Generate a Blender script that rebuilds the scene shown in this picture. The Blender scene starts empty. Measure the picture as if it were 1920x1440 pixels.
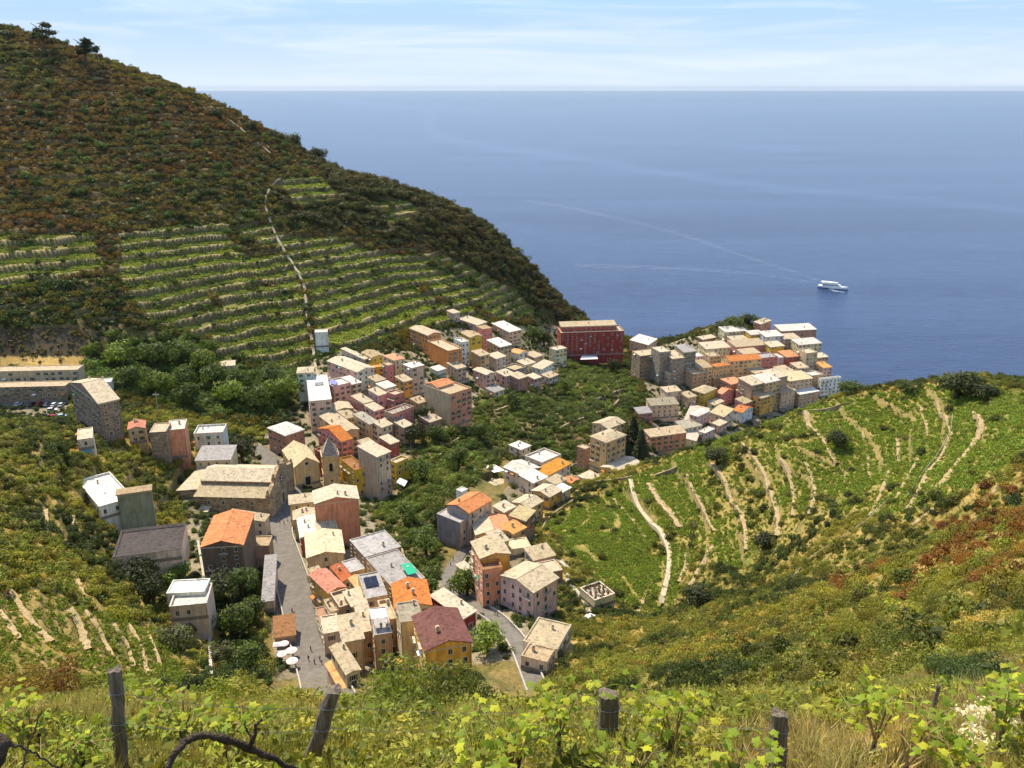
import bpy, bmesh, math, random
import numpy as np
from mathutils import Vector, Matrix
rng = np.random.default_rng(7); random.seed(7)
SC = bpy.context.scene; COL = SC.collection
# ---------------------------------------------------------------- camera, sky, sun, exposure
S = 1.65                      # metres per survey unit
F = 1600.0                    # focal length in pixels of the 1920 px wide photograph
PITCH = math.atan(555 / F); CP, SP = math.cos(PITCH), math.sin(PITCH)
CZ = 160.0 * S
cam = bpy.data.cameras.new('camera'); cam.sensor_width = 36; cam.lens = 36 * F / 1920
cam.clip_start = 0.1; cam.clip_end = 200000
camo = bpy.data.objects.new('camera', cam); COL.objects.link(camo)
camo.location = (0, 0, CZ); camo.rotation_euler = (math.pi / 2 - PITCH, 0, 0); SC.camera = camo
SUN_AZ, SUN_EL = math.radians(-38), math.radians(56)     # azimuth from +Y, clockwise positive
W = bpy.data.worlds.new('World'); SC.world = W; W.use_nodes = True
wn, wl = W.node_tree.nodes, W.node_tree.links; wn.clear()
sky = wn.new('ShaderNodeTexSky'); sky.sky_type = 'NISHITA'; sky.sun_disc = False
sky.sun_elevation = SUN_EL; sky.sun_rotation = SUN_AZ % (2 * math.pi)
sky.altitude = 250; sky.air_density = 1.0; sky.dust_density = 0.2; sky.ozone_density = 1.6
tc = wn.new('ShaderNodeTexCoord'); sx = wn.new('ShaderNodeSeparateXYZ'); wl.new(tc.outputs['Generated'], sx.inputs[0])
def wramp(*st):
    r = wn.new('ShaderNodeValToRGB'); e = r.color_ramp.elements
    while len(e) < len(st): e.new(.5)
    for i, (p, c) in enumerate(st): e[i].position = p; e[i].color = (c, c, c, 1)
    return r
def wmix(fac, A, B):
    m = wn.new('ShaderNodeMix'); m.data_type = 'RGBA'; wl.new(fac, m.inputs['Factor'])
    for k, x in (('A', A), ('B', B)):
        if isinstance(x, tuple): m.inputs[k].default_value = (*x, 1)
        else: wl.new(x, m.inputs[k])
    return m.outputs['Result']
f1 = wramp((0, 0), (.03, .35), (.095, 1)); f2 = wramp((.07, 0), (.5, 1)); wl.new(sx.outputs['Z'], f1.inputs[0]); wl.new(sx.outputs['Z'], f2.inputs[0])
low = wmix(f1.outputs[0], (2.85, 3.3, 3.8), (1.62, 2.54, 3.75)); air = wmix(f2.outputs[0], low, sky.outputs['Color'])
mp = wn.new('ShaderNodeMapping'); mp.inputs['Scale'].default_value = (2.2, 2.2, 26); mp.inputs['Rotation'].default_value = (0.02, -0.05, 0.2)
n1 = wn.new('ShaderNodeTexNoise'); n1.inputs['Scale'].default_value = 1.7; n1.inputs['Detail'].default_value = 8; n1.inputs['Roughness'].default_value = 0.6; n1.inputs['Distortion'].default_value = .7
cr = wramp((.44, 0), (.8, .75)); wl.new(tc.outputs['Generated'], mp.inputs['Vector']); wl.new(mp.outputs['Vector'], n1.inputs['Vector']); wl.new(n1.outputs['Fac'], cr.inputs['Fac'])
bg = wn.new('ShaderNodeBackground'); bg.inputs['Strength'].default_value = 0.15; wo = wn.new('ShaderNodeOutputWorld')
wl.new(wmix(cr.outputs[0], air, (3.5, 3.75, 4.1)), bg.inputs['Color']); wl.new(bg.outputs['Background'], wo.inputs['Surface'])
sl = bpy.data.lights.new('sun', 'SUN'); sl.energy = 3.7; sl.angle = math.radians(0.53); sl.color = (1, .89, .67)
sun = bpy.data.objects.new('sun', sl); COL.objects.link(sun); sun.location = (-300, 300, 800)
sdir = Vector((math.sin(SUN_AZ) * math.cos(SUN_EL), math.cos(SUN_AZ) * math.cos(SUN_EL), math.sin(SUN_EL)))
sun.rotation_euler = sdir.to_track_quat('Z', 'Y').to_euler()
SC.view_settings.view_transform = 'Standard'; SC.view_settings.look = 'None'; SC.view_settings.exposure = 0.88; SC.view_settings.gamma = 1
SC.cycles.max_bounces = 6; SC.cycles.diffuse_bounces = 3; SC.cycles.glossy_bounces = 3; SC.cycles.transmission_bounces = 3; SC.cycles.transparent_max_bounces = 6
SC.cycles.use_denoising = True

# ---------------------------------------------------------------- survey helpers
def tanv(v): return np.tan(PITCH + np.arctan((np.asarray(v, float) - 720) / F))
def at(u, v, y):                       # the point seen at (u, v), y metres ahead
    y = np.asarray(y, float); dr = y * tanv(v); dep = y * CP + dr * SP
    return np.stack([(np.asarray(u, float) - 960) / F * dep, y, CZ - dr], -1)
def proj(p):
    p = np.asarray(p, float); x, y, d = p[..., 0], p[..., 1], CZ - p[..., 2]
    dep = np.maximum(y * CP + d * SP, .01)
    return 960 + F * x / dep, 720 + F * (d * CP - y * SP) / dep, dep
def in_poly(u, v, poly):
    poly = np.asarray(poly, float); r = np.zeros(np.shape(u), bool); j = len(poly) - 1
    for i in range(len(poly)):
        (xi, yi), (xj, yj) = poly[i], poly[j]
        c = (yi > v) != (yj > v)
        r ^= c & (u < (xj - xi) * (v - yi) / (yj - yi + 1e-9) + xi); j = i
    return r
def sstep(a, b, x): t = np.clip((x - a) / (b - a), 0, 1); return t * t * (3 - 2 * t)

# ---------------------------------------------------------------- terrain: survey points (u, v, distance in units)
PTS = [
 # main valley and streets
 (600,1262,110),(575,1180,124),(545,1080,143),(522,1000,166),(530,950,184),(512,880,204),(470,838,222),(560,920,195),(640,1150,128),(700,1200,117),(760,1250,108),
 (440,1250,105),(350,1200,113),(270,1060,138),(220,985,158),(330,960,172),(420,1010,158),(400,1100,132),(300,830,200),(200,840,185),(380,880,196),(350,800,225),
 (80,758,235),(160,760,232),(20,757,235),(60,722,243),(200,725,244),(300,750,246),
 (985,1240,104),(975,1205,109),(930,1160,119),(870,1125,131),(845,1090,141),(860,1040,156),(900,1020,160),(960,1170,118),(1020,1200,110),
 (780,1000,172),(790,950,186),(820,900,200),(740,1080,146),(700,1020,160),(650,960,182),(900,960,178),(1000,930,196),(960,880,212),
 (720,945,193),(690,900,207),(640,860,220),(600,800,240),(700,800,238),(780,800,236),(580,755,256),(660,760,256),(760,770,250),(640,700,276),(720,700,275),(840,760,262),(830,700,290),
 (870,850,225),(950,830,240),(1050,800,256),(1140,870,236),(1090,850,242),(1180,800,270),(1250,850,258),(1100,720,318),(1000,745,290),(900,745,280),(1180,730,330),
 (930,690,318),(1000,700,330),(1060,675,368),(1100,668,390),(1160,662,400),(880,650,335),(960,640,352),(800,650,318),
 # harbour town and rock
 (1320,790,312),(1230,745,335),(1300,730,345),(1400,780,330),(1480,760,345),(1560,740,360),(1540,690,385),(1450,640,410),(1390,600,420),(1340,620,412),(1310,660,398),(1260,690,375),(1400,690,375),(1470,700,372),(1200,660,402),
 # far hillside
 (0,690,255),(120,690,258),(0,600,268),(100,600,272),(0,450,302),(0,300,346),(0,165,388),(0,60,425),(0,48,432),(-150,450,292),(-150,250,340),(-150,60,400),
 (150,450,312),(150,300,356),(110,110,415),(200,180,400),(200,160,408),(300,600,284),(300,450,325),(300,300,370),(300,190,404),(305,176,409),(200,690,264),(300,690,268),(420,690,276),
 (400,600,296),(420,450,338),(420,330,372),(400,215,414),(580,680,289),(580,560,322),(540,440,355),(520,330,390),(500,248,425),(600,312,428),(650,500,352),(680,420,380),(680,600,322),(680,350,408),
 (800,590,346),(800,480,380),(800,400,405),(745,350,430),(860,395,432),(950,600,374),(950,520,402),(900,560,372),(925,435,435),(1000,515,440),(1050,572,440),(1080,592,440),(1030,610,400),
 # vineyard spur on the right
 (1700,722,172),(1600,740,178),(1500,768,185),(1400,808,190),(1300,843,192),(1200,888,190),(1100,932,185),(1010,990,172),(1800,722,160),(1920,748,146),(2050,770,132),
 (1100,1000,163),(1100,1100,137),(1180,1200,108),(1300,1200,96),(1250,1160,116),(1400,1150,99),(1480,1080,114),(1600,1000,112),(1700,1050,90),(1850,950,98),(1600,1150,69),(1750,1150,49),(1900,1150,35),
 (1920,900,98),(2100,900,88),(1450,1250,52),(1250,1258,68),(1100,1268,80),(1650,1250,32),(1850,1250,17),(2050,1150,27),(1920,1050,52),(1800,1000,78),
 # slope on the left
 (0,900,136),(60,1000,120),(100,850,162),(0,800,176),(350,1268,91),(-150,1000,95),(-150,1200,70),(-150,850,140),(130,930,150),(200,1060,128),(500,1275,98),(900,1275,95),(700,1275,100),
]
# contour lines of the right spur, each one a terrace edge: level in units, then pixels
LEV = [(70,[(1180,900),(1215,960),(1255,1030),(1240,1140)]),(74.5,[(1290,900),(1330,990),(1335,1060)]),(79,[(1345,880),(1385,960),(1400,1040)]),(83.5,[(1395,840),(1440,900),(1460,1010)]),
       (88,[(1470,860),(1505,970)]),(90.5,[(1530,790),(1590,880)]),(94,[(1615,800),(1625,930)]),(97.5,[(1715,780),(1660,930)]),(101.5,[(1775,775),(1780,830),(1700,950)]),(105.5,[(1840,785),(1810,860),(1745,935)])]
LEVL = [(100.5,[(0,1120),(75,1230)]),(98,[(75,1115),(115,1215)]),(95.5,[(130,1150),(170,1235)]),(93,[(165,1145),(215,1260)]),(90.2,[(215,1180),(255,1262)]),(87.5,[(268,1190),(300,1255)]),(105,[(-60,1180),(0,1255)])]
P = [at(u, v, y * S) for u, v, y in PTS]
for lv, pp in LEV + LEVL:
    for u, v in pp: P.append(at(u, v, (160 - lv) * S / tanv(v)))
# hidden ground in survey units (x, y, z): sea bed, back of the ridges, the drop below the near terrace
for x, y, z in [(-400,560,110),(-400,760,0),(-250,560,85),(-150,560,60),(-50,560,15),(0,520,8),(-300,700,0),(-100,650,-15),(30,480,-6),(60,520,-15),(100,480,-12),(150,450,-10),(200,420,-8),(0,700,-25),(200,600,-25),(-350,900,-25),(400,700,-25),(400,450,-15),
     (116,178,92),(126,190,84),(100,194,82),(65,250,38),(95,240,52),(130,230,64),(110,290,26),(160,300,22),(190,240,60),(200,330,0),(180,380,-5),(260,300,10),(250,200,70),(300,150,95),(170,190,88),(60,300,34),(85,330,31),
     (-300,300,95),(-330,420,175),(-250,150,120),(-150,60,125),(-120,110,112)]: P.append(np.array([x, y, z]) * S)
for x, y, d in [(0,0,1.75),(-3,0,1.7),(3,0,1.8),(-2,3,3.55),(2,3,3.5),(-5,6,5.3),(0,6,5.4),(5,6,5.2),(-8,10,8.2),(-3,10.5,8.8),(3,10.5,8.8),(8,10,8.0),(14,10,7.6),(-14,10,8.4),(12,16,11.6),(18,24,17.5),
     (0,-15,-8),(-25,0,3),(25,0,1),(-10,19,19),(0,20,20.5),(-25,25,28),(0,40,44),(-20,50,52),(20,45,45),(10,70,68),(-30,80,80)]:
    P.append(np.array([x, y, CZ - d]))
P = np.array(P)
class TPS:
    def __init__(s, P, lam):
        s.c = P[:, :2] / 100; n = len(P); K = s.k(s.c[:, None] - s.c[None]); K[np.arange(n), np.arange(n)] += lam
        A = np.zeros((n + 3, n + 3)); A[:n, :n] = K; A[:n, n] = 1; A[:n, n + 1:] = s.c; A[n:, :n] = A[:n, n:].T
        s.w = np.linalg.solve(A, np.r_[P[:, 2], 0, 0, 0])
    def k(s, d): r2 = (d ** 2).sum(-1) + 1e-4; return r2 * np.log(r2)
    def __call__(s, x, y):
        x = np.asarray(x, float); sh = x.shape; q = np.stack([x.ravel(), np.asarray(y, float).ravel()], -1) / 100; o = np.empty(len(q))
        n = len(s.c)
        for i in range(0, len(q), 20000):
            b = q[i:i + 20000]; r2 = (b[:, None, 0] - s.c[None, :, 0]) ** 2; r2 += (b[:, None, 1] - s.c[None, :, 1]) ** 2; r2 += 1e-4
            o[i:i + 20000] = (r2 * np.log(r2)) @ s.w[:n] + s.w[n] + b @ s.w[n + 1:]
        return o.reshape(sh)
H0 = TPS(P, 2e-4)
ROADS = []                                     # (plan points with z, half width)
def ray_hit(u, v, dmin=60, dmax=1200, h=0.0, hp=0.0, fn=None):
    fn = fn or H0; y = np.geomspace(dmin, dmax, 900); p = at(u, v, y); dep = y * CP + (CZ - p[:, 2]) * SP
    hh = h + hp * dep / F / math.cos(math.atan(float(tanv(v))))
    g = p[:, 2] - fn(p[:, 0], p[:, 1]) - hh
    i = int(np.argmax(g <= 0))
    if g[i] > 0: i = int(np.argmin(g))
    if i > 0 and g[i - 1] > 0 >= g[i]:
        t = g[i - 1] / (g[i - 1] - g[i]); y0 = y[i - 1] + t * (y[i] - y[i - 1])
    else: y0 = y[i]
    q = at(u, v, y0); dep = y0 * CP + (CZ - q[2]) * SP
    return q, (h + hp * dep / F / math.cos(math.atan(float(tanv(v)))))
# ---------------------------------------------------------------- streets (surveyed in pixels, draped on the valley floor)
def street(pts, wpx, fn=None):
    c = [ray_hit(u, v, 100)[0] for u, v in pts]; c = np.array(c); w = np.array([wp * (y * CP + (CZ - z) * SP) / F / 2 for wp, (x, y, z) in zip(wpx, c)])
    t = np.r_[0, np.cumsum(np.linalg.norm(np.diff(c[:, :2], axis=0), axis=1))]; tt = np.linspace(0, t[-1], max(8, int(t[-1] / 2)))
    c = np.stack([np.interp(tt, t, c[:, k]) for k in range(3)], -1); w = np.interp(tt, t, w)
    for k in range(3):
        for _ in range(6): c[1:-1, k] = (c[:-2, k] + 2 * c[1:-1, k] + c[2:, k]) / 4
    for _ in range(4): w[1:-1] = (w[:-2] + 2 * w[1:-1] + w[2:]) / 4
    ext = (c[0] - c[4]) / np.linalg.norm((c[0] - c[4])[:2]); k = np.arange(12, 0, -1)[:, None] * 2.0; c = np.r_[c[0] + ext * k, c]; w = np.r_[np.full(12, w[0]), w]
    ROADS.append((c, w)); return len(ROADS) - 1
street([(606,1278),(600,1262),(575,1180),(545,1080),(524,1005),(527,965),(535,930),(520,890),(503,855),(480,838)], [80,76,68,57,44,42,70,46,28,20])
street([(990,1252),(985,1240),(972,1205),(930,1160),(880,1130),(848,1105),(840,1080),(858,1045),(880,1022)], [34,33,33,31,33,32,27,20,17])
def road_blend(x, y, z):
    for c, w in ROADS:
        lo, hi = c[:, :2].min(0) - 25, c[:, :2].max(0) + 25
        m = (x > lo[0]) & (x < hi[0]) & (y > lo[1]) & (y < hi[1])
        if not m.any(): continue
        xm, ym = x[m], y[m]; d2 = (xm[:, None] - c[None, :, 0]) ** 2 + (ym[:, None] - c[None, :, 1]) ** 2
        i = d2.argmin(1); d = np.sqrt(d2[np.arange(len(i)), i]); k = 1 - sstep(w[i] + .6, w[i] + 9, d)
        z = z.copy(); z[m] = z[m] * (1 - k) + (c[i, 2] - .12) * k
    return z
def H1(x, y):
    x = np.asarray(x, float); y = np.asarray(y, float); sh = x.shape
    return road_blend(x.ravel(), y.ravel(), H0(x.ravel(), y.ravel())).reshape(sh)
PADS = []                       # building footprints (origin, b, a, R, L, z)
# ---------------------------------------------------------------- land cover, mapped as ground polygons
Z_SCRUB, Z_HEATH, Z_FVINE, Z_DWOOD, Z_WOOD, Z_RVINE, Z_RSCRUB, Z_LSLOPE, Z_GULLY, Z_TOWN, Z_FORE, Z_DRY, Z_CLIFF, Z_LVINE, Z_ROCK = range(15)
def land(u, v, y):
    z = np.zeros(u.shape, int); yu = y / S
    far = (yu > 238) & (u < 1110); z[far & (v < 520)] = Z_HEATH
    for p in ([(-400,432),(175,432),(195,500),(0,545),(-400,545)],[(215,440),(330,415),(470,420),(520,430),(560,520),(592,700),(560,695),(400,690),(395,640),(300,600),(230,560)],[(520,440),(620,440),(700,470),(900,480),(1000,520),(1050,572),(1000,590),(850,600),(760,622),(600,665),(580,560)],
              [(505,335),(600,330),(640,370),(560,390)],[(690,375),(770,375),(790,400),(720,420)],[(320,425),(515,415),(515,446),(320,456)]): z[far & in_poly(u, v, p)] = Z_FVINE
    z[far & in_poly(u, v, [(480,225),(560,215),(700,290),(900,380),(1020,500),(1090,590),(1040,612),(960,540),(800,460),(700,440),(540,420),(520,360),(610,335),(560,290)])] = Z_DWOOD
    z[far & in_poly(u, v, [(505,335),(600,330),(640,370),(560,390)])] = Z_FVINE; z[far & in_poly(u, v, [(690,375),(770,375),(790,400),(720,420)])] = Z_FVINE
    z[far & in_poly(u, v, [(160,650),(240,615),(400,645),(400,690),(560,700),(560,765),(430,785),(300,765),(230,735),(160,722)])] = Z_WOOD
    z[far & in_poly(u, v, [(-400,612),(165,612),(168,672),(-400,676)])] = Z_CLIFF; z[far & in_poly(u, v, [(-400,674),(167,668),(160,692),(-400,700)])] = Z_DRY
    z[(yu < 200) & (u > 1000)] = Z_RSCRUB
    z[(yu < 200) & in_poly(u, v, [(1005,990),(1200,885),(1500,760),(1800,715),(1920,740),(2200,760),(2200,850),(1920,850),(1800,930),(1690,975),(1560,960),(1480,1010),(1400,1060),(1290,1060),(1250,1150),(1190,1165),(1040,1000)])] = Z_RVINE
    z[(yu < 236) & (u < 500) & (yu > 30)] = Z_LSLOPE
    z[(yu < 120) & in_poly(u, v, [(-400,1110),(90,1110),(170,1140),(330,1190),(345,1290),(-400,1290)])] = Z_LVINE
    z[(yu > 140) & in_poly(u, v, [(690,940),(790,820),(900,720),(1040,670),(1200,690),(1200,760),(1090,860),(960,850),(900,900),(830,980),(840,1080),(780,1080),(690,1000)])] = Z_GULLY
    for p in ([(480,830),(560,760),(560,690),(640,655),(800,655),(800,615),(1060,610),(1060,690),(900,735),(880,790),(780,820),(740,940),(690,960),(780,1085),(840,1085),(920,960),(980,870),(1210,860),(1060,950),(1030,1060),(1050,1180),(990,1250),(700,1262),(520,1275),(500,1100),(360,1100),(340,940),(360,880)],
              [(1195,660),(1300,630),(1560,640),(1590,745),(1420,800),(1300,850),(1210,870),(1215,790)],[(-400,742),(130,745),(130,790),(40,782),(-400,775)]): z[(yu > 104) & ~((u > 1000) & (v < 1040) & (yu < 204)) & in_poly(u, v, p)] = Z_TOWN
    z[(yu > 330) & in_poly(u, v, [(1310,640),(1330,575),(1480,575),(1500,630)])] = Z_ROCK
    z[y < 17] = Z_FORE
    return z
def vnoise(x, y, sc, seed=0):
    x = x / sc; y = y / sc; xi, yi = np.floor(x).astype(np.int64), np.floor(y).astype(np.int64); fx, fy = x - xi, y - yi; fx = fx * fx * (3 - 2 * fx); fy = fy * fy * (3 - 2 * fy)
    def hsh(i, j): n = (i * 374761393 + j * 668265263 + seed * 1442695041) & 0xffffffff; n = ((n ^ (n >> 13)) * 1274126177) & 0xffffffff; return ((n ^ (n >> 16)) & 0xffff) / 65535.0
    return (hsh(xi, yi) * (1 - fx) + hsh(xi + 1, yi) * fx) * (1 - fy) + (hsh(xi, yi + 1) * (1 - fx) + hsh(xi + 1, yi + 1) * fx) * fy
def fbm(x, y, sc, seed=0): return .5 * vnoise(x, y, sc, seed) + .3 * vnoise(x, y, sc / 2.3, seed + 1) + .2 * vnoise(x, y, sc / 5, seed + 2)
# ---------------------------------------------------------------- terrain sheet
LVR = np.array([40, 48, 55, 60, 65] + [l for l, _ in LEV] + [109.5, 114, 119, 125, 135, 150]); LVL = np.array([60, 66, 72, 77, 82] + sorted(l for l, _ in LEVL) + [110, 116, 122, 130, 150])
RAT = np.linspace(-.86, .86, 900)
ROW = np.unique(np.r_[np.linspace(.6, 14, 110), np.geomspace(14, 120, 120), np.linspace(120, 400, 330), np.linspace(400, 760, 310), np.geomspace(760, 1400, 24)])
def build_terrain():
    Y, R = np.meshgrid(ROW, RAT, indexing='ij'); X = Y * R
    Zb = H1(X, Y); u, v, dep = proj(np.stack([X, Y, Zb], -1)); zone = land(u, v, Y); pn = fbm(X, Y * 1.8, 60, 77); zone[(zone == Z_FVINE) & (pn > .66)] = Z_SCRUB; zone[(zone == Z_FVINE) & (pn < .24)] = Z_HEATH
    yu = Y / S; t = np.zeros_like(Zb); amt = np.zeros_like(Zb); wob = (fbm(X, Y, 35, 3) - .5) * .7
    far = (yu > 250) & (u < 1110)
    tf = Zb / S / 3.1 + wob * 1.1; tr = np.interp(Zb / S, LVR, np.arange(len(LVR))) + wob * .35; tl = np.interp(Zb / S, LVL, np.arange(len(LVL))) + wob * .2
    rv = (yu < 200) & (u > 1000) & (yu > 60); lv = (yu < 200) & (u < 480) & (yu > 50)
    def gradw(tt, width):
        gy, gr = np.gradient(tt); dY = np.gradient(ROW)[:, None]; dR = np.gradient(RAT)[None]; tx = gr / dR / Y; ty = gy / dY - tx * R
        return np.clip(np.hypot(tx, ty) * width, .05, .4)
    def smooth(m, k):
        m = m.astype(float)
        for _ in range(k):
            m[1:-1] = (m[:-2] + 2 * m[1:-1] + m[2:]) / 4; m[:, 1:-1] = (m[:, :-2] + 2 * m[:, 1:-1] + m[:, 2:]) / 4
        return m
    a_far = smooth(far & np.isin(zone, [Z_FVINE, Z_HEATH, Z_SCRUB]), 6) * np.where(zone == Z_FVINE, .95, .68)
    a_r = smooth(rv & (zone == Z_RVINE), 8) * .4; a_l = smooth(lv & np.isin(zone, [Z_LVINE, Z_LSLOPE]), 8) * np.where(zone == Z_LVINE, .3, .45)
    Z = Zb.copy(); wall = np.zeros_like(Z); edge = np.zeros_like(Z)
    for tt, am, lev, wd in ((tf, a_far, None, gradw(tf, 1.35)), (tr, a_r, LVR, gradw(tr, 1.15)), (tl, a_l, LVL, gradw(tl, 1.1))):
        fr = tt - np.floor(tt); d = np.where(fr > 1 - wd, sstep(1 - wd, 1, fr), 0) * .82 + fr * .18
        dh = (d - fr) * (3.1 * S if lev is None else np.interp(tt, np.arange(len(lev) - 1) + .5, np.diff(lev)) * S)
        Z += dh * am; wall = np.maximum(wall, ((fr > 1 - wd) & (am > .25)) * am); edge = np.maximum(edge, ((fr < wd * .8) & (am > .25)) * am)
    for o, b, a, Rr, Ll, zb in PADS:
        lo = np.min([o, o + b * Rr, o + a * Ll, o + b * Rr + a * Ll], 0) - 1; hi = np.max([o, o + b * Rr, o + a * Ll, o + b * Rr + a * Ll], 0) + 1
        m = (X > lo[0]) & (X < hi[0]) & (Y > lo[1]) & (Y < hi[1])
        if not m.any(): continue
        dx, dy = X[m] - o[0], Y[m] - o[1]; p, q = dx * b[0] + dy * b[1], dx * a[0] + dy * a[1]
        ins = (p > -.3) & (p < Rr + .3) & (q > -.3) & (q < Ll + .3); zz = Z[m]; zz[ins] = np.minimum(zz[ins], zb - .2); Z[m] = zz
    # fine relief
    rel = np.where(np.isin(zone, [Z_TOWN]), .1, 1.0); Z += (fbm(X, Y, 9, 11) - .5) * 1.1 * rel * sstep(20, 90, Y) + (fbm(X, Y, 1.3, 17) - .5) * .22 * (Y < 40)
    road = np.zeros(Z.shape, bool)
    for c, w in ROADS:
        lo, hi = c[:, :2].min(0) - 12, c[:, :2].max(0) + 12; m = (X > lo[0]) & (X < hi[0]) & (Y > lo[1]) & (Y < hi[1])
        d2 = (X[m][:, None] - c[None, :, 0]) ** 2 + (Y[m][:, None] - c[None, :, 1]) ** 2; i = d2.argmin(1); dd = np.sqrt(d2[np.arange(len(i)), i]) - w[i]
        zz = Z[m]; k = 1 - sstep(.3, 1.5, dd); zz = zz * (1 - k) + np.minimum(zz, c[i, 2] - .25) * k; Z[m] = zz; rr = road[m]; rr |= dd < .8; road[m] = rr
    u, v, dep = proj(np.stack([X, Y, Z], -1)); ang = (CZ - Z) / Y
    vis = ang <= np.minimum.accumulate(ang, 0) + 4.0 / Y
    # ground colours
    C = np.zeros(Z.shape + (3,)); n1 = fbm(X, Y, 14, 5); n2 = fbm(X, Y, 3.5, 9); n3 = vnoise(X, Y, 1.2, 21)
    pal = {Z_SCRUB: ((.10,.105,.03),(.24,.18,.07)), Z_HEATH: ((.095,.062,.026),(.15,.12,.04)), Z_FVINE: ((.12,.14,.035),(.23,.20,.065)), Z_DWOOD: ((.06,.055,.022),(.10,.085,.03)), Z_WOOD: ((.06,.07,.02),(.12,.11,.035)),
           Z_RVINE: ((.15,.17,.035),(.33,.26,.085)), Z_RSCRUB: ((.17,.16,.04),(.40,.28,.10)), Z_LSLOPE: ((.16,.15,.035),(.38,.26,.085)), Z_GULLY: ((.07,.075,.025),(.20,.15,.07)), Z_TOWN: ((.17,.145,.09),(.32,.27,.19)),
           Z_FORE: ((.24,.19,.05),(.46,.31,.11)), Z_DRY: ((.52,.34,.11),(.62,.42,.15)), Z_CLIFF: ((.06,.045,.03),(.11,.085,.055)), Z_LVINE: ((.15,.15,.035),(.36,.26,.09)), Z_ROCK: ((.12,.11,.045),(.22,.18,.10))}
    mixn = sstep(.3, .68, .55 * n1 + .45 * n2)
    for k, (ca, cb) in pal.items():
        m = zone == k; C[m] = np.array(ca) * (1 - mixn[m, None]) + np.array(cb) * mixn[m, None]
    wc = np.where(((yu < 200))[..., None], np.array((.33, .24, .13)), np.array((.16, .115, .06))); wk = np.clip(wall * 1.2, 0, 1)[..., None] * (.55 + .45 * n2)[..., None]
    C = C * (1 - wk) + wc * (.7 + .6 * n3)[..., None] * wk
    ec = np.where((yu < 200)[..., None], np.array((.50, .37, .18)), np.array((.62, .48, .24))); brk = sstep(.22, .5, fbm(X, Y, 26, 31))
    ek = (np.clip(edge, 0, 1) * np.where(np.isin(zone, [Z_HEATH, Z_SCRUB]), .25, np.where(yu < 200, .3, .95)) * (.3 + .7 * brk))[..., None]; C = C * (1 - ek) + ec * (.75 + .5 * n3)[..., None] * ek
    cliff = (Z / S < 26) & (yu > 250) & (zone != Z_TOWN); C[cliff] = np.array((.2, .16, .12)) * (.6 + .8 * n2[cliff, None])
    nr, nc = Z.shape; me = bpy.data.meshes.new('hillside'); co = np.stack([X, Y, Z], -1).reshape(-1, 3)
    idx = np.arange(nr * nc).reshape(nr, nc); q = np.stack([idx[:-1, :-1], idx[:-1, 1:], idx[1:, 1:], idx[1:, :-1]], -1).reshape(-1, 4)
    me.vertices.add(len(co)); me.vertices.foreach_set('co', co.ravel()); me.loops.add(q.size); me.loops.foreach_set('vertex_index', q.ravel().astype(np.int32))
    me.polygons.add(len(q)); me.polygons.foreach_set('loop_start', np.arange(0, q.size, 4, dtype=np.int32)); me.polygons.foreach_set('use_smooth', np.ones(len(q), bool))
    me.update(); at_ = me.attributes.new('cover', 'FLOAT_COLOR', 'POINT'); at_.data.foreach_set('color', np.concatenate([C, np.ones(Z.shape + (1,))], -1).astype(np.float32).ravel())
    o = bpy.data.objects.new('hillside', me); COL.objects.link(o); o['kind'] = 'structure'
    return o, dict(X=X, Y=Y, Z=Z, zone=zone, wall=wall, edge=edge, u=u, v=v, vis=vis, road=road, C=C, tr=tr, tl=tl, gr=gradw(tr, 1.0), gl=gradw(tl, 1.0))
# ---------------------------------------------------------------- materials
MATS = {}
def N(nt, t, **kw):
    n = nt.nodes.new(t)
    for k, v in kw.items():
        if k in n.inputs: n.inputs[k].default_value = v
        else: setattr(n, k, v)
    return n
def ramp(nt, stops):
    n = nt.nodes.new('ShaderNodeValToRGB'); e = n.color_ramp.elements
    while len(e) < len(stops): e.new(.5)
    for i, (p, c) in enumerate(stops): e[i].position = p; e[i].color = (*c, 1)
    return n
def base(name):
    m = bpy.data.materials.new(name); m.use_nodes = True; return m, m.node_tree, m.node_tree.nodes['Principled BSDF']
def plain(name, col, rough=.8, var=.25, scale=1.2, bump=.0, spec=.25, bscale=None, metal=0.0):
    if name in MATS: return MATS[name]
    m, nt, b = base(name); L = nt.links; tcn = N(nt, 'ShaderNodeTexCoord'); g = N(nt, 'ShaderNodeNewGeometry')
    n = N(nt, 'ShaderNodeTexNoise', Scale=scale, Detail=5.0, Roughness=.65); L.new(g.outputs['Position'], n.inputs['Vector'])
    lo = tuple(c * (1 - var) for c in col); hi = tuple(min(1, c * (1 + var)) for c in col); r = ramp(nt, [(.3, lo), (.7, hi)]); L.new(n.outputs['Fac'], r.inputs['Fac'])
    oi = N(nt, 'ShaderNodeObjectInfo'); L.new(r.outputs['Color'], b.inputs['Base Color'])
    b.inputs['Roughness'].default_value = rough; b.inputs['Specular IOR Level'].default_value = spec; b.inputs['Metallic'].default_value = metal
    if bump:
        n2 = N(nt, 'ShaderNodeTexNoise', Scale=bscale or scale * 6, Detail=4.0); L.new(g.outputs['Position'], n2.inputs['Vector'])
        bp = N(nt, 'ShaderNodeBump', Strength=bump, Distance=.1); L.new(n2.outputs['Fac'], bp.inputs['Height']); L.new(bp.outputs['Normal'], b.inputs['Normal'])
    MATS[name] = m; return m
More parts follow.
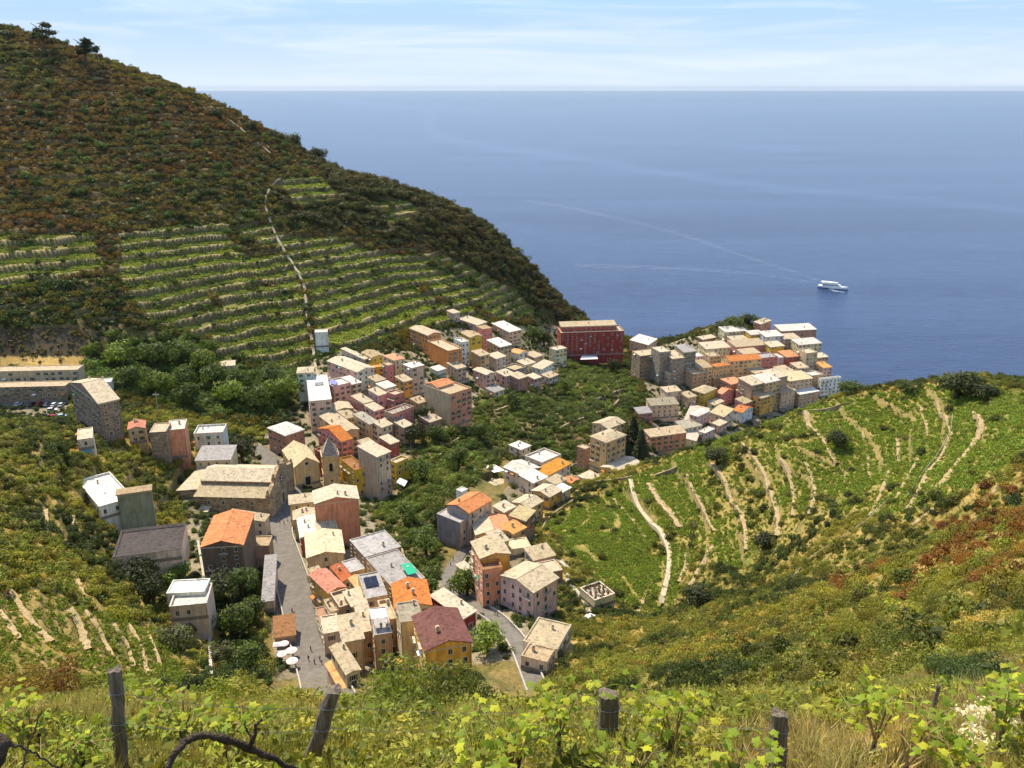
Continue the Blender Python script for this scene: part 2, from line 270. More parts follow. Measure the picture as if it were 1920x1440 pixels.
def ground_mat():
    m, nt, b = base('ground_cover'); L = nt.links; a = N(nt, 'ShaderNodeAttribute', attribute_name='cover'); g = N(nt, 'ShaderNodeNewGeometry')
    n = N(nt, 'ShaderNodeTexNoise', Scale=1.1, Detail=8.0, Roughness=.7); L.new(g.outputs['Position'], n.inputs['Vector'])
    r = ramp(nt, [(.3, (.5, .5, .5)), (.72, (1.4, 1.35, 1.25))]); L.new(n.outputs['Fac'], r.inputs['Fac'])
    mx = N(nt, 'ShaderNodeMix', data_type='RGBA', blend_type='MULTIPLY'); mx.inputs['Factor'].default_value = 1
    L.new(a.outputs['Color'], mx.inputs['A']); L.new(r.outputs['Color'], mx.inputs['B']); L.new(mx.outputs['Result'], b.inputs['Base Color'])
    b.inputs['Roughness'].default_value = .95; b.inputs['Specular IOR Level'].default_value = .1
    n2 = N(nt, 'ShaderNodeTexNoise', Scale=3.0, Detail=6.0); L.new(g.outputs['Position'], n2.inputs['Vector']); bp = N(nt, 'ShaderNodeBump', Strength=.7, Distance=.25); L.new(n2.outputs['Fac'], bp.inputs['Height']); L.new(bp.outputs['Normal'], b.inputs['Normal'])
    return m
# ---------------------------------------------------------------- sea
def build_sea():
    yy = np.r_[np.linspace(300, 3000, 260), np.geomspace(3020, 90000, 140)]; rr = np.linspace(-1.2, 1.2, 300); Y, R = np.meshgrid(yy, rr, indexing='ij'); X = Y * R; Z = np.zeros_like(X)
    u, v, d = proj(np.stack([X, Y, Z], -1)); sl_ = np.zeros_like(X)
    for pl, w, k in (([(820,200),(800,225),(810,248),(860,265),(980,283),(1100,298),(1250,325),(1450,352),(1700,372),(1960,400)], 9, .6), ([(560,182),(700,196),(820,205),(1000,212),(1250,200),(1500,205),(1960,190)], 5, .5), ([(640,262),(760,268),(860,262)], 5, .5), ([(1000,300),(1080,262),(1300,268),(1500,280)], 8, .3)):
        pl = np.array(pl, float); s = np.full(X.shape, 1e9)
        for (x0, y0), (x1, y1) in zip(pl[:-1], pl[1:]):
            t = np.clip(((u - x0) * (x1 - x0) + (v - y0) * (y1 - y0)) / ((x1 - x0) ** 2 + (y1 - y0) ** 2), 0, 1); s = np.minimum(s, np.hypot(u - x0 - t * (x1 - x0), (v - y0 - t * (y1 - y0)) * 1.2))
        sl_ = np.maximum(sl_, k * np.exp(-(s / w) ** 2))
    nr, nc = X.shape; me = bpy.data.meshes.new('sea'); idx = np.arange(nr * nc).reshape(nr, nc)
    me.from_pydata(np.stack([X, Y, Z], -1).reshape(-1, 3).tolist(), [], np.stack([idx[:-1, :-1], idx[:-1, 1:], idx[1:, 1:], idx[1:, :-1]], -1).reshape(-1, 4).tolist())
    a = me.attributes.new('slick', 'FLOAT', 'POINT'); a.data.foreach_set('value', sl_.astype(np.float32).ravel())
    o = bpy.data.objects.new('sea', me); COL.objects.link(o); o['kind'] = 'structure'
    m, nt, b = base('sea_water'); L = nt.links; g = N(nt, 'ShaderNodeNewGeometry'); at_ = N(nt, 'ShaderNodeAttribute', attribute_name='slick')
    mp_ = N(nt, 'ShaderNodeMapping', Scale=(.0009, .004, 1)); mp_.inputs['Rotation'].default_value = (0, 0, .25); L.new(g.outputs['Position'], mp_.inputs['Vector'])
    n = N(nt, 'ShaderNodeTexNoise', Scale=1.0, Detail=5.0, Distortion=.6); L.new(mp_.outputs['Vector'], n.inputs['Vector'])
    r = ramp(nt, [(.40, (.014, .030, .088)), (.7, (.042, .070, .158))]); mp3 = N(nt, 'ShaderNodeMapping', Scale=(.02, .055, 1)); mp3.inputs['Rotation'].default_value = (0, 0, .12); L.new(g.outputs['Position'], mp3.inputs['Vector']); n3 = N(nt, 'ShaderNodeTexNoise', Scale=1.0, Detail=7.0, Roughness=.7); L.new(mp3.outputs['Vector'], n3.inputs['Vector'])
    av = N(nt, 'ShaderNodeMath', operation='ADD'); hv = N(nt, 'ShaderNodeMath', operation='MULTIPLY'); hv.inputs[1].default_value = .5; L.new(n.outputs['Fac'], av.inputs[0]); L.new(n3.outputs['Fac'], av.inputs[1]); L.new(av.outputs[0], hv.inputs[0]); L.new(hv.outputs[0], r.inputs['Fac'])
    nb = N(nt, 'ShaderNodeTexNoise', Scale=.004, Detail=6.0); L.new(g.outputs['Position'], nb.inputs['Vector']); mm = N(nt, 'ShaderNodeMath', operation='MULTIPLY'); L.new(at_.outputs['Fac'], mm.inputs[0]); L.new(nb.outputs['Fac'], mm.inputs[1])
    mx = N(nt, 'ShaderNodeMix', data_type='RGBA'); mx.inputs['B'].default_value = (.075, .115, .23, 1); L.new(mm.outputs[0], mx.inputs['Factor']); L.new(r.outputs['Color'], mx.inputs['A']); L.new(mx.outputs['Result'], b.inputs['Base Color'])
    b.inputs['Roughness'].default_value = .2; b.inputs['IOR'].default_value = 1.33; b.inputs['Specular IOR Level'].default_value = .5
    w1 = N(nt, 'ShaderNodeTexNoise', Scale=.16, Detail=6.0, Roughness=.62); mp2 = N(nt, 'ShaderNodeMapping', Scale=(.6, 1.5, 1)); L.new(g.outputs['Position'], mp2.inputs['Vector']); L.new(mp2.outputs['Vector'], w1.inputs['Vector'])
    bp = N(nt, 'ShaderNodeBump', Strength=.85, Distance=1.6); L.new(w1.outputs['Fac'], bp.inputs['Height']); L.new(bp.outputs['Normal'], b.inputs['Normal'])
    me.materials.append(m); return o
build_sea()
# ---------------------------------------------------------------- mesh helpers
class MB:
    def __init__(s): s.v, s.f, s.m = [], [], []
    def add(s, vs, fs, mi=0):
        n = len(s.v); s.v += [tuple(map(float, p)) for p in vs]; s.f += [tuple(i + n for i in f) for f in fs]; s.m += [mi] * len(fs)
    def box(s, x0, x1, y0, y1, z0, z1, mi=0, faces='abcdef'):
        vs = [(x0,y0,z0),(x1,y0,z0),(x1,y1,z0),(x0,y1,z0),(x0,y0,z1),(x1,y0,z1),(x1,y1,z1),(x0,y1,z1)]
        F_ = {'a':(0,3,2,1),'b':(4,5,6,7),'c':(0,1,5,4),'d':(1,2,6,5),'e':(2,3,7,6),'f':(3,0,4,7)}
        s.add(vs, [F_[k] for k in faces], mi)
    def slab(s, top, t, mi=0):                  # polygon (counter-clockwise from above) thickened downward
        n = len(top); vs = list(top) + [(x, y, z - t) for x, y, z in top]
        s.add(vs, [tuple(range(n)), tuple(range(2 * n - 1, n - 1, -1))] + [(i, i + n, (i + 1) % n + n, (i + 1) % n) for i in range(n)], mi)
    def tube(s, pts, rads, n=6, mi=0, cap=True):
        pts = [Vector(p) for p in pts]; rings = []; up = Vector((0, 0, 1)); prev = None
        for i, p in enumerate(pts):
            d = (pts[min(i + 1, len(pts) - 1)] - pts[max(i - 1, 0)]).normalized()
            if prev is None: a = d.cross(up if abs(d.z) < .9 else Vector((1, 0, 0))).normalized()
            else: a = (prev - d * prev.dot(d)).normalized()
            prev = a; b = d.cross(a); r = rads[i] if hasattr(rads, '__len__') else rads
            rings.append([tuple(p + a * (r * math.cos(2 * math.pi * k / n)) + b * (r * math.sin(2 * math.pi * k / n))) for k in range(n)])
        vs = [q for r in rings for q in r]; fs = []
        for i in range(len(rings) - 1):
            for k in range(n): fs.append((i * n + k, i * n + (k + 1) % n, (i + 1) * n + (k + 1) % n, (i + 1) * n + k))
        if cap: fs += [tuple(range(n - 1, -1, -1)), tuple((len(rings) - 1) * n + k for k in range(n))]
        s.add(vs, fs, mi)
    def mesh(s, name, mats, smooth=False):
        me = bpy.data.meshes.new(name); me.from_pydata(s.v, [], s.f); me.polygons.foreach_set('material_index', s.m)
        if smooth: me.polygons.foreach_set('use_smooth', [True] * len(s.f))
        for m in (mats if isinstance(mats, (list, tuple)) else [mats]): me.materials.append(m)
        me.update(); return me
    def obj(s, name, mats, parent=None, smooth=False): return link(name, s.mesh(name, mats, smooth), parent)
def link(name, me, parent=None, loc=None, rz=None, scale=None):
    o = bpy.data.objects.new(name, me); COL.objects.link(o); o.parent = parent
    if loc is not None: o.location = loc
    if rz is not None: o.rotation_euler = (0, 0, rz)
    if scale is not None: o.scale = scale
    return o
def tag(o, label, cat, group=None, kind=None):
    o['label'] = label; o['category'] = cat
    if group: o['group'] = group
    if kind: o['kind'] = kind
    return o
def thing(name, label, cat, loc, rz=0, group=None): return tag(link(name, None, None, loc, rz), label, cat, group)
# ---------------------------------------------------------------- building materials
WALLC = dict(sal=(.58,.27,.16), och=(.58,.40,.19), pnk=(.62,.38,.31), ros=(.52,.20,.17), red=(.36,.09,.06), mar=(.28,.055,.045), org=(.56,.23,.07), amb=(.62,.35,.075), yel=(.72,.43,.05), cre=(.66,.54,.32), bei=(.50,.40,.25), tan=(.49,.34,.21),
             gry=(.26,.235,.24), grb=(.45,.35,.25), wht=(.68,.62,.54), mint=(.42,.50,.40), grn=(.28,.31,.21), lil=(.55,.39,.36), brk=(.37,.19,.12), gei=(.57,.45,.335), peach=(.62,.42,.27), dkb=(.17,.13,.095), brn=(.36,.25,.17), blu=(.58,.60,.64), teal=(.30,.46,.42))  # teal is the sunlit tone of the grn block, with sunlight put into it
ROOFC = dict(cr=(.57,.46,.305), wr=(.70,.66,.59), gr=(.42,.39,.375), og=(.66,.24,.075), rd=(.52,.15,.06), am=(.70,.33,.08), dk=(.085,.068,.062), mb=(.17,.055,.04), tn=(.52,.39,.24), ol=(.38,.33,.24), ye=(.62,.50,.28), bn=(.38,.19,.09), pk=(.68,.56,.46))
def stucco(name, col):
    col = tuple(min(.8, c * 1.3) for c in col)
    if name in MATS: return MATS[name]
    m, nt, b = base(name); L = nt.links; g = N(nt, 'ShaderNodeNewGeometry')
    n = N(nt, 'ShaderNodeTexNoise', Scale=.35, Detail=7.0, Roughness=.68); L.new(g.outputs['Position'], n.inputs['Vector'])
    mp_ = N(nt, 'ShaderNodeMapping', Scale=(1.3, 1.3, .16)); L.new(g.outputs['Position'], mp_.inputs['Vector']); n2 = N(nt, 'ShaderNodeTexNoise', Scale=1.0, Detail=5.0); L.new(mp_.outputs['Vector'], n2.inputs['Vector'])
    r = ramp(nt, [(.28, tuple(c * .72 for c in col)), (.5, col), (.75, tuple(min(1, c * 1.13) for c in col))]); L.new(n.outputs['Fac'], r.inputs['Fac'])
    r2 = ramp(nt, [(.35, (.68, .66, .62)), (.6, (1, 1, 1))]); L.new(n2.outputs['Fac'], r2.inputs['Fac'])
    oi = N(nt, 'ShaderNodeObjectInfo'); hs = N(nt, 'ShaderNodeHueSaturation'); mr = N(nt, 'ShaderNodeMapRange'); mr.inputs['To Min'].default_value = .86; mr.inputs['To Max'].default_value = 1.12; L.new(oi.outputs['Random'], mr.inputs['Value']); L.new(mr.outputs['Result'], hs.inputs['Value'])
    mx = N(nt, 'ShaderNodeMix', data_type='RGBA', blend_type='MULTIPLY'); mx.inputs['Factor'].default_value = .8; L.new(r.outputs['Color'], mx.inputs['A']); L.new(r2.outputs['Color'], mx.inputs['B']); L.new(mx.outputs['Result'], hs.inputs['Color']); L.new(hs.outputs['Color'], b.inputs['Base Color'])
    b.inputs['Roughness'].default_value = .93; b.inputs['Specular IOR Level'].default_value = .12
    MATS[name] = m; return m
def stone(name, col, sc=1.3):
    if name in MATS: return MATS[name]
    m, nt, b = base(name); L = nt.links; g = N(nt, 'ShaderNodeNewGeometry'); vo = N(nt, 'ShaderNodeTexVoronoi', Scale=sc); mp_ = N(nt, 'ShaderNodeMapping', Scale=(1, 1, 1.8)); L.new(g.outputs['Position'], mp_.inputs['Vector']); L.new(mp_.outputs['Vector'], vo.inputs['Vector'])
    n = N(nt, 'ShaderNodeTexNoise', Scale=.3, Detail=6.0); L.new(g.outputs['Position'], n.inputs['Vector']); sx = N(nt, 'ShaderNodeSeparateColor'); L.new(vo.outputs['Color'], sx.inputs['Color'])
    r = ramp(nt, [(0, tuple(c * .6 for c in col)), (1, tuple(c * 1.35 for c in col))]); L.new(sx.outputs['Red'], r.inputs['Fac']); r2 = ramp(nt, [(.3, (.7, .68, .66)), (.7, (1.1, 1.08, 1.02))]); L.new(n.outputs['Fac'], r2.inputs['Fac'])
    mx = N(nt, 'ShaderNodeMix', data_type='RGBA', blend_type='MULTIPLY'); mx.inputs['Factor'].default_value = 1; L.new(r.outputs['Color'], mx.inputs['A']); L.new(r2.outputs['Color'], mx.inputs['B']); L.new(mx.outputs['Result'], b.inputs['Base Color'])
    bp = N(nt, 'ShaderNodeBump', Strength=.6, Distance=.15); L.new(vo.outputs['Distance'], bp.inputs['Height']); L.new(bp.outputs['Normal'], b.inputs['Normal']); b.inputs['Roughness'].default_value = .95; b.inputs['Specular IOR Level'].default_value = .1
    MATS[name] = m; return m
def roofm(key):
    name = 'roof_' + key
    if name in MATS: return MATS[name]
    col = ROOFC[key]; m, nt, b = base(name); L = nt.links; t = N(nt, 'ShaderNodeTexCoord'); g = N(nt, 'ShaderNodeNewGeometry')
    n = N(nt, 'ShaderNodeTexNoise', Scale=.5, Detail=7.0, Roughness=.72); L.new(g.outputs['Position'], n.inputs['Vector']); vo = N(nt, 'ShaderNodeTexVoronoi', Scale=1.7); L.new(g.outputs['Position'], vo.inputs['Vector']); sx = N(nt, 'ShaderNodeSeparateColor'); L.new(vo.outputs['Color'], sx.inputs['Color'])
    r = ramp(nt, [(.3, tuple(c * .72 for c in col)), (.55, col), (.75, tuple(min(.9, c * 1.12) for c in col))]); L.new(n.outputs['Fac'], r.inputs['Fac'])
    r2 = ramp(nt, [(0, (.55, .52, .5)), (.2, (.86, .85, .83)), (1, (1.1, 1.08, 1.05))]); L.new(sx.outputs['Red'], r2.inputs['Fac'])
    mx = N(nt, 'ShaderNodeMix', data_type='RGBA', blend_type='MULTIPLY'); mx.inputs['Factor'].default_value = .9; L.new(r.outputs['Color'], mx.inputs['A']); L.new(r2.outputs['Color'], mx.inputs['B']); oi = N(nt, 'ShaderNodeObjectInfo'); hs = N(nt, 'ShaderNodeHueSaturation'); mr = N(nt, 'ShaderNodeMapRange'); mr.inputs['To Min'].default_value = .8; mr.inputs['To Max'].default_value = 1.1; L.new(oi.outputs['Random'], mr.inputs['Value']); L.new(mr.outputs['Result'], hs.inputs['Value']); mr2 = N(nt, 'ShaderNodeMapRange'); mr2.inputs['To Min'].default_value = 1.05; mr2.inputs['To Max'].default_value = .8; L.new(oi.outputs['Random'], mr2.inputs['Value']); L.new(mr2.outputs['Result'], hs.inputs['Saturation']); L.new(mx.outputs['Result'], hs.inputs['Color']); L.new(hs.outputs['Color'], b.inputs['Base Color'])
    bp = N(nt, 'ShaderNodeBump', Strength=.5, Distance=.08); w = N(nt, 'ShaderNodeTexWave', Scale=1.6, Distortion=1.0, bands_direction='DIAGONAL'); L.new(t.outputs['Object'], w.inputs['Vector']); L.new(w.outputs['Fac'], bp.inputs['Height']); L.new(bp.outputs['Normal'], b.inputs['Normal'])
    b.inputs['Roughness'].default_value = .9; b.inputs['Specular IOR Level'].default_value = .15; MATS[name] = m; return m
def wallm(key):
    if key in ('stn', 'stg'): return stone('stone_' + key, (.33,.255,.18) if key == 'stn' else (.34,.30,.25), 1.1)
    return stucco('stucco_' + key, WALLC[key])
M_GLASS = plain('window_glass', (.018,.02,.025), .15, .2, spec=.6); M_FRAME = plain('window_frame', (.62,.57,.48), .6, .1)
M_SHUT = [plain('shutter_green', (.05,.10,.06), .6, .15), plain('shutter_brown', (.14,.075,.035), .6, .15), plain('shutter_grey', (.2,.19,.18), .6, .15)]
M_TRIM = plain('plaster_trim', (.58,.48,.36), .9, .2); M_PLINTH = plain('plinth', (.27,.22,.17), .95, .3); M_IRON = plain('iron', (.06,.06,.06), .5, .1); M_CHIM = plain('chimney_render', (.55,.46,.34), .9, .2); M_CLOTH = plain('white_cloth', (.82,.80,.76), .8, .05); M_TREAD = plain('terrace_paving', (.55,.45,.33), .9, .2)
def window_mesh(kind):
    m = MB(); w, h = .43, .72
    m.box(-w, w, -.03, .04, -h, h, 1); m.box(-w - .1, w + .1, -.09, .02, h, h + .12, 0); m.box(-w - .14, w + .14, -.14, .02, -h - .12, -h, 0)
    m.box(-w - .1, -w, -.07, .02, -h, h, 0); m.box(w, w + .1, -.07, .02, -h, h, 0); m.box(-.03, .03, -.05, .0, -h, h, 0)
    if kind < 3:
        for sx_ in (-1, 1): a, b_ = sorted((sx_ * (w + .1), sx_ * (w + .48))); m.box(a, b_, -.13, -.07, -h, h, 2)
    elif kind == 3: m.box(-w, .0, -.07, -.03, -h, h, 2)
    return m.mesh('window', [M_FRAME, M_GLASS, M_SHUT[kind % 3]])
WIN = [window_mesh(k) for k in range(5)]
def door_mesh():
    m = MB(); m.box(-.6, .6, -.05, .03, 0, 2.2, 1); m.box(-.75, -.6, -.1, .03, 0, 2.35, 0); m.box(.6, .75, -.1, .03, 0, 2.35, 0); m.box(-.6, .6, -.1, .03, 2.2, 2.35, 0); m.box(-.03, .03, -.07, 0, 0, 2.2, 0); return m.mesh('door', [M_FRAME, M_SHUT[1]])
DOOR = door_mesh()
def chim_mesh(k):
    m = MB(); w = .26 + .08 * k; h = .85 + .25 * k; m.box(-w, w, -w * .8, w * .8, -.6, h, 0); m.box(-w - .1, w + .1, -w * .8 - .1, w * .8 + .1, h, h + .12, 0); m.box(-w * .6, w * .6, -w * .5, w * .5, h + .12, h + .35, 1); m.box(-w, w, -w * .7, w * .7, h + .35, h + .45, 0); return m.mesh('chimney', [M_CHIM, M_IRON])
CHIM = [chim_mesh(0), chim_mesh(1)]
def balcony_mesh():
    m = MB(); m.box(-1.3, 1.3, -.9, 0, -.12, 0, 0); m.box(-1.3, 1.3, -.9, -.86, .92, .98, 1); m.box(-1.3, -1.26, -.86, 0, .92, .98, 1); m.box(1.26, 1.3, -.86, 0, .92, .98, 1)
    for i in range(14): x = -1.28 + i * 2.54 / 13; m.box(x, x + .025, -.89, -.865, 0, .92, 1)
    return m.mesh('balcony', [M_CHIM, M_IRON])
BALC = balcony_mesh()
def awn_mesh(n, c): m = MB(); m.slab([(-.9, -1.0, -.45), (.9, -1.0, -.45), (.9, -.02, 0), (-.9, -.02, 0)], .04); m.box(-.9, .9, -1.0, -.98, -.65, -.5); return m.mesh('awning', plain('awning_' + n, c, .85, .1))
AWN = [awn_mesh('green', (.06,.22,.12)), awn_mesh('white', (.75,.73,.68)), awn_mesh('orange', (.6,.25,.06)), awn_mesh('teal', (.2,.42,.4))]
def laun_mesh(k):
    m = MB(); r = random.Random(k); m.box(-1.0, 1.0, -.32, -.3, -.02, 0, 0); x = -.95
    while x < .8: w_ = r.uniform(.2, .45); m.box(x, min(.98, x + w_), -.325, -.305, -r.uniform(.4, .9), -.02, r.randrange(1, 4)); x += w_ + .06
    return m.mesh('laundry', [M_IRON, plain('linen_white', (.75,.74,.72), .9, .05), plain('linen_blue', (.2,.3,.5), .9, .05), plain('linen_red', (.5,.12,.1), .9, .05)])
LAUN = [laun_mesh(k) for k in range(3)]
def dish_mesh():
    m = MB(); n = 10; vs = [(0, 0, .0)] + [(.45 * math.cos(2 * math.pi * k / n), .45 * math.sin(2 * math.pi * k / n), .12) for k in range(n)]; m.add(vs, [(0, 1 + k, 1 + (k + 1) % n) for k in range(n)]); m.tube([(0, 0, 0), (0, 0, .4)], .02, 4, 1); return m.mesh('satellite_dish', [M_CLOTH, M_IRON])
DISH = dish_mesh()
# ---------------------------------------------------------------- one house
HOUSES = []
def unproject_len(o, d, utarget, ztop):
    # length along plan direction d from the eave corner so that the end projects to column utarget
    p = np.array([o[0], o[1], ztop]); dz = CZ - ztop; dep0 = o[1] * CP + dz * SP; k = (utarget - 960) / F
    den = d[0] - k * d[1] * CP; return (k * dep0 - o[0]) / den if abs(den) > 1e-4 else 8.0
def house(u, v, Ls, Rs, th, hp, roof, wall, rcol, label, dm=95, win='LR', cat='house', name='house', group=None, balc=0, ch=None, rise=None, sink=7, push=0):
    q, h = ray_hit(u, v, dm * S, 900, hp=hp, fn=H1)
    if push: q = at(u, v, q[1] + push); h = float(q[2] - H1(q[:1], q[1:2])[0])
    r = math.radians(th); b = np.array([math.sin(r), math.cos(r)]); a = np.array([-math.cos(r), math.sin(r)])
    o = q[:2]; zt = q[2]; zb = zt - h
    R = unproject_len(o, b, Rs, zt) if Rs > 60 else Rs * S
    L = unproject_len(o, a, Ls, zt) if Ls > 60 else Ls * S
    R = float(np.clip(R, 3.0, 60)); L = float(np.clip(L, 3.0, 40)); rnd = random.Random(hash((u, v)) & 0xffff if False else u * 7919 + v)
    rz = math.atan2(b[1], b[0]); e = thing(name, label, cat, (o[0] + b[0] * R / 2 + a[0] * L / 2, o[1] + b[1] * R / 2 + a[1] * L / 2, zb), rz, group)
    X0, X1, Y0, Y1 = -R / 2, R / 2, -L / 2, L / 2; lo = -sink
    wk = wall.split('|'); rk = rcol.split('|'); wm = [wallm(wk[0]), wallm(wk[-1])]; rm = [roofm(rk[0]), roofm(rk[-1])]
    w = MB(); span = L if roof == 'gr' else R; pitch = rise if rise is not None else (.24 if rk[0] in ('og', 'rd', 'am', 'mb') else .19); rh = span / 2 * pitch * 1.25; ov = .38; t = .2
    w.box(X0, X1, Y0, Y1, lo, h, 1, 'cde'); w.box(X0, X1, Y0, Y1, lo, h, 0, 'f')
    rf = MB()
    if roof == 'gl':                   # ridge along the left face direction: gable above the right face
        for Yg, f in ((Y0, (0, 1, 2)), (Y1, (1, 0, 2))): w.add([(X0, Yg, h), (X1, Yg, h), (0, Yg, h + rh)], [f], 1)
        k = rh / (R / 2)
        rf.slab([(X0 - ov, Y0 - ov, h - ov * k + t), (0, Y0 - ov, h + rh + t), (0, Y1 + ov, h + rh + t), (X0 - ov, Y1 + ov, h - ov * k + t)], t, 0)
        rf.slab([(0, Y0 - ov, h + rh + t), (X1 + ov, Y0 - ov, h - ov * k + t), (X1 + ov, Y1 + ov, h - ov * k + t), (0, Y1 + ov, h + rh + t)], t, 1); rf.box(-.14, .14, Y0 - ov, Y1 + ov, h + rh + t - .04, h + rh + t + .08, 1)
    elif roof == 'gr':
        for Xg, f in ((X0, (1, 0, 2)), (X1, (0, 1, 2))): w.add([(Xg, Y0, h), (Xg, Y1, h), (Xg, 0, h + rh)], [f], 0)
        k = rh / (L / 2)
        rf.slab([(X0 - ov, Y0 - ov, h - ov * k + t), (X1 + ov, Y0 - ov, h - ov * k + t), (X1 + ov, 0, h + rh + t), (X0 - ov, 0, h + rh + t)], t, 0)
        rf.slab([(X0 - ov, 0, h + rh + t), (X1 + ov, 0, h + rh + t), (X1 + ov, Y1 + ov, h - ov * k + t), (X0 - ov, Y1 + ov, h - ov * k + t)], t, 1); rf.box(X0 - ov, X1 + ov, -.14, .14, h + rh + t - .04, h + rh + t + .08, 1)
    elif roof == 'h':
        s_ = min(R, L) / 2; rh = s_ * .36; c = [(X0 - ov, Y0 - ov), (X1 + ov, Y0 - ov), (X1 + ov, Y1 + ov), (X0 - ov, Y1 + ov)]; c = [(x, y, h + .12) for x, y in c]
        rd = [(-(R / 2 - s_), 0, h + rh), (R / 2 - s_, 0, h + rh)] if R >= L else [(0, -(L / 2 - s_), h + rh), (0, L / 2 - s_, h + rh)]
        vs = c + rd + [(x, y, h - .03) for x, y, z in c]
        fs = ([(0, 1, 5, 4), (1, 2, 5), (2, 3, 4, 5), (3, 0, 4)] if R >= L else [(0, 1, 4), (1, 2, 5, 4), (2, 3, 5), (3, 0, 4, 5)]) + [(0, 6, 7, 1), (1, 7, 8, 2), (2, 8, 9, 3), (3, 9, 6, 0), (9, 8, 7, 6)]; rf.add(vs, fs, 0)
    elif roof == 's':                  # low single pitch rising to the back
        rise_ = L * .12; w.add([(X0, Y0, h), (X0, Y1, h), (X0, Y1, h + rise_), (X1, Y0, h), (X1, Y1, h), (X1, Y1, h + rise_)], [(0, 2, 1), (3, 4, 5), (1, 2, 5, 4)], 0); k = .12
        rf.slab([(X0 - ov, Y0 - ov, h - ov * k + t), (X1 + ov, Y0 - ov, h - ov * k + t), (X1 + ov, Y1 + ov, h + rise_ + ov * k + t), (X0 - ov, Y1 + ov, h + rise_ + ov * k + t)], t, 0); rh = rise_
    else:                              # flat with parapet
        ph = .75 if roof == 'f' else .22; pw = .28; rf.box(X0 + pw, X1 - pw, Y0 + pw, Y1 - pw, h - .3, h + .03, 0); rh = 0
        w.box(X0, X1, Y0, Y0 + pw, h, h + ph, 1, 'bce'); w.box(X0, X1, Y1 - pw, Y1, h, h + ph, 1, 'bce'); w.box(X0, X0 + pw, Y0 + pw, Y1 - pw, h, h + ph, 0, 'bdf'); w.box(X1 - pw, X1, Y0 + pw, Y1 - pw, h, h + ph, 1, 'bdf')
        rf.box(X0 - .06, X1 + .06, Y0 - .06, Y0 + pw + .04, h + ph + .003, h + ph + .07, 1); rf.box(X0 - .06, X1 + .06, Y1 - pw - .04, Y1 + .06, h + ph + .003, h + ph + .07, 1); rf.box(X0 - .06, X0 + pw + .04, Y0 + pw + .043, Y1 - pw - .043, h + ph + .003, h + ph + .07, 1); rf.box(X1 - pw - .04, X1 + .06, Y0 + pw + .043, Y1 - pw - .043, h + ph + .003, h + ph + .07, 1)
    if roof in ('gl', 'gr', 'h', 's'):
        for y_ in (Y0 - .12, Y1): w.box(X0 - .12, X1 + .12, y_, y_ + .12, h - .5, h - .22, 2)
        for x_ in (X0 - .12, X1): w.box(x_, x_ + .12, Y0, Y1, h - .5, h - .22, 2)
    w.box(X0 - .08, X1 + .08, Y0 - .08, Y0, -.25, .8, 3); w.box(X0 - .08, X0, Y0, Y1 + .08, -.25, .8, 3)
    for px_ in (X0 + .15, X1 - .3): w.box(px_, px_ + .1, Y0 - .1, Y0, .9, h - .5, 3, 'cdf')
    w.obj('wall', wm + [M_TRIM, M_PLINTH], e); ro = rf.obj('roof', rm, e)
    sh = 2.75; rows = max(1, int((h - .4) / sh))
    for face, ln in (('L', L), ('R', R)):
        if face not in win: continue
        cols = max(1, int(round(ln / 3.5))) if ln > 4.2 else 1; kind = rnd.choice([0, 1, 2, 3, 4, 4]); skipb = face == 'L' and 'l' in win
        for i in range(cols):
            for j in range(rows):
                if rnd.random() < (.22 if rows > 1 else .05): continue
                tt = (i + .5) / cols * ln + rnd.uniform(-.3, .3); z = h - .6 - .9 - j * sh + rnd.uniform(-.14, .1)
                if z < .9: continue
                k = kind if rnd.random() < .75 else rnd.choice([3, 4]); sc = min(1.0, ln / cols / 2.5)
                if face == 'R': wo_ = link('window', WIN[k], e, (X0 + tt, Y0, z), 0)
                else: wo_ = link('window', WIN[k], e, (X0, Y1 - tt, z), -math.pi / 2)
                wo_.scale = (sc, 1, rnd.uniform(.88, 1.05))
                if rnd.random() < .06: ao = link('awning', rnd.choice(AWN), e, (X0 + tt, Y0, z + .8) if face == 'R' else (X0, Y1 - tt, z + .8), 0 if face == 'R' else -math.pi / 2)
                elif rnd.random() < .05: ao = link('laundry', rnd.choice(LAUN), e, (X0 + tt, Y0, z - .85) if face == 'R' else (X0, Y1 - tt, z - .85), 0 if face == 'R' else -math.pi / 2)
                if balc and rnd.random() < balc and z > 2.5:
                    bo = link('balcony', BALC, e, (X0 + tt, Y0, z - .9) if face == 'R' else (X0, Y1 - tt, z - .9), 0 if face == 'R' else -math.pi / 2); bo.scale = (min(1, ln / cols / 2.8), 1, 1)
        if h > 4 and rnd.random() < .8:
            tt = rnd.uniform(.3, .7) * ln; link('door', DOOR, e, (X0 + tt, Y0, .05) if face == 'R' else (X0, Y1 - tt, .05), 0 if face == 'R' else -math.pi / 2)
    for _ in range(rnd.choice([0, 1, 1, 2]) if ch is None else ch):
        cx, cy = rnd.uniform(X0 * .7, X1 * .7), rnd.uniform(Y0 * .7, Y1 * .7)
        zz = h + (rh * (1 - abs(cx) / (R / 2)) if roof == 'gl' else rh * (1 - abs(cy) / (L / 2)) if roof == 'gr' else rh * .3 if roof == 'h' else rh * (cy - Y0) / L if roof == 's' else 0)
        link('chimney', rnd.choice(CHIM), ro, (cx, cy, zz + .15), rnd.uniform(-.1, .1))
    if roof == 'f' and rnd.random() < .5: d_ = link('satellite_dish', DISH, ro, (rnd.uniform(X0, X1) * .6, rnd.uniform(Y0, Y1) * .6, h + .9), 0); d_.rotation_euler = (1.0, 0, rnd.uniform(-1, 1))
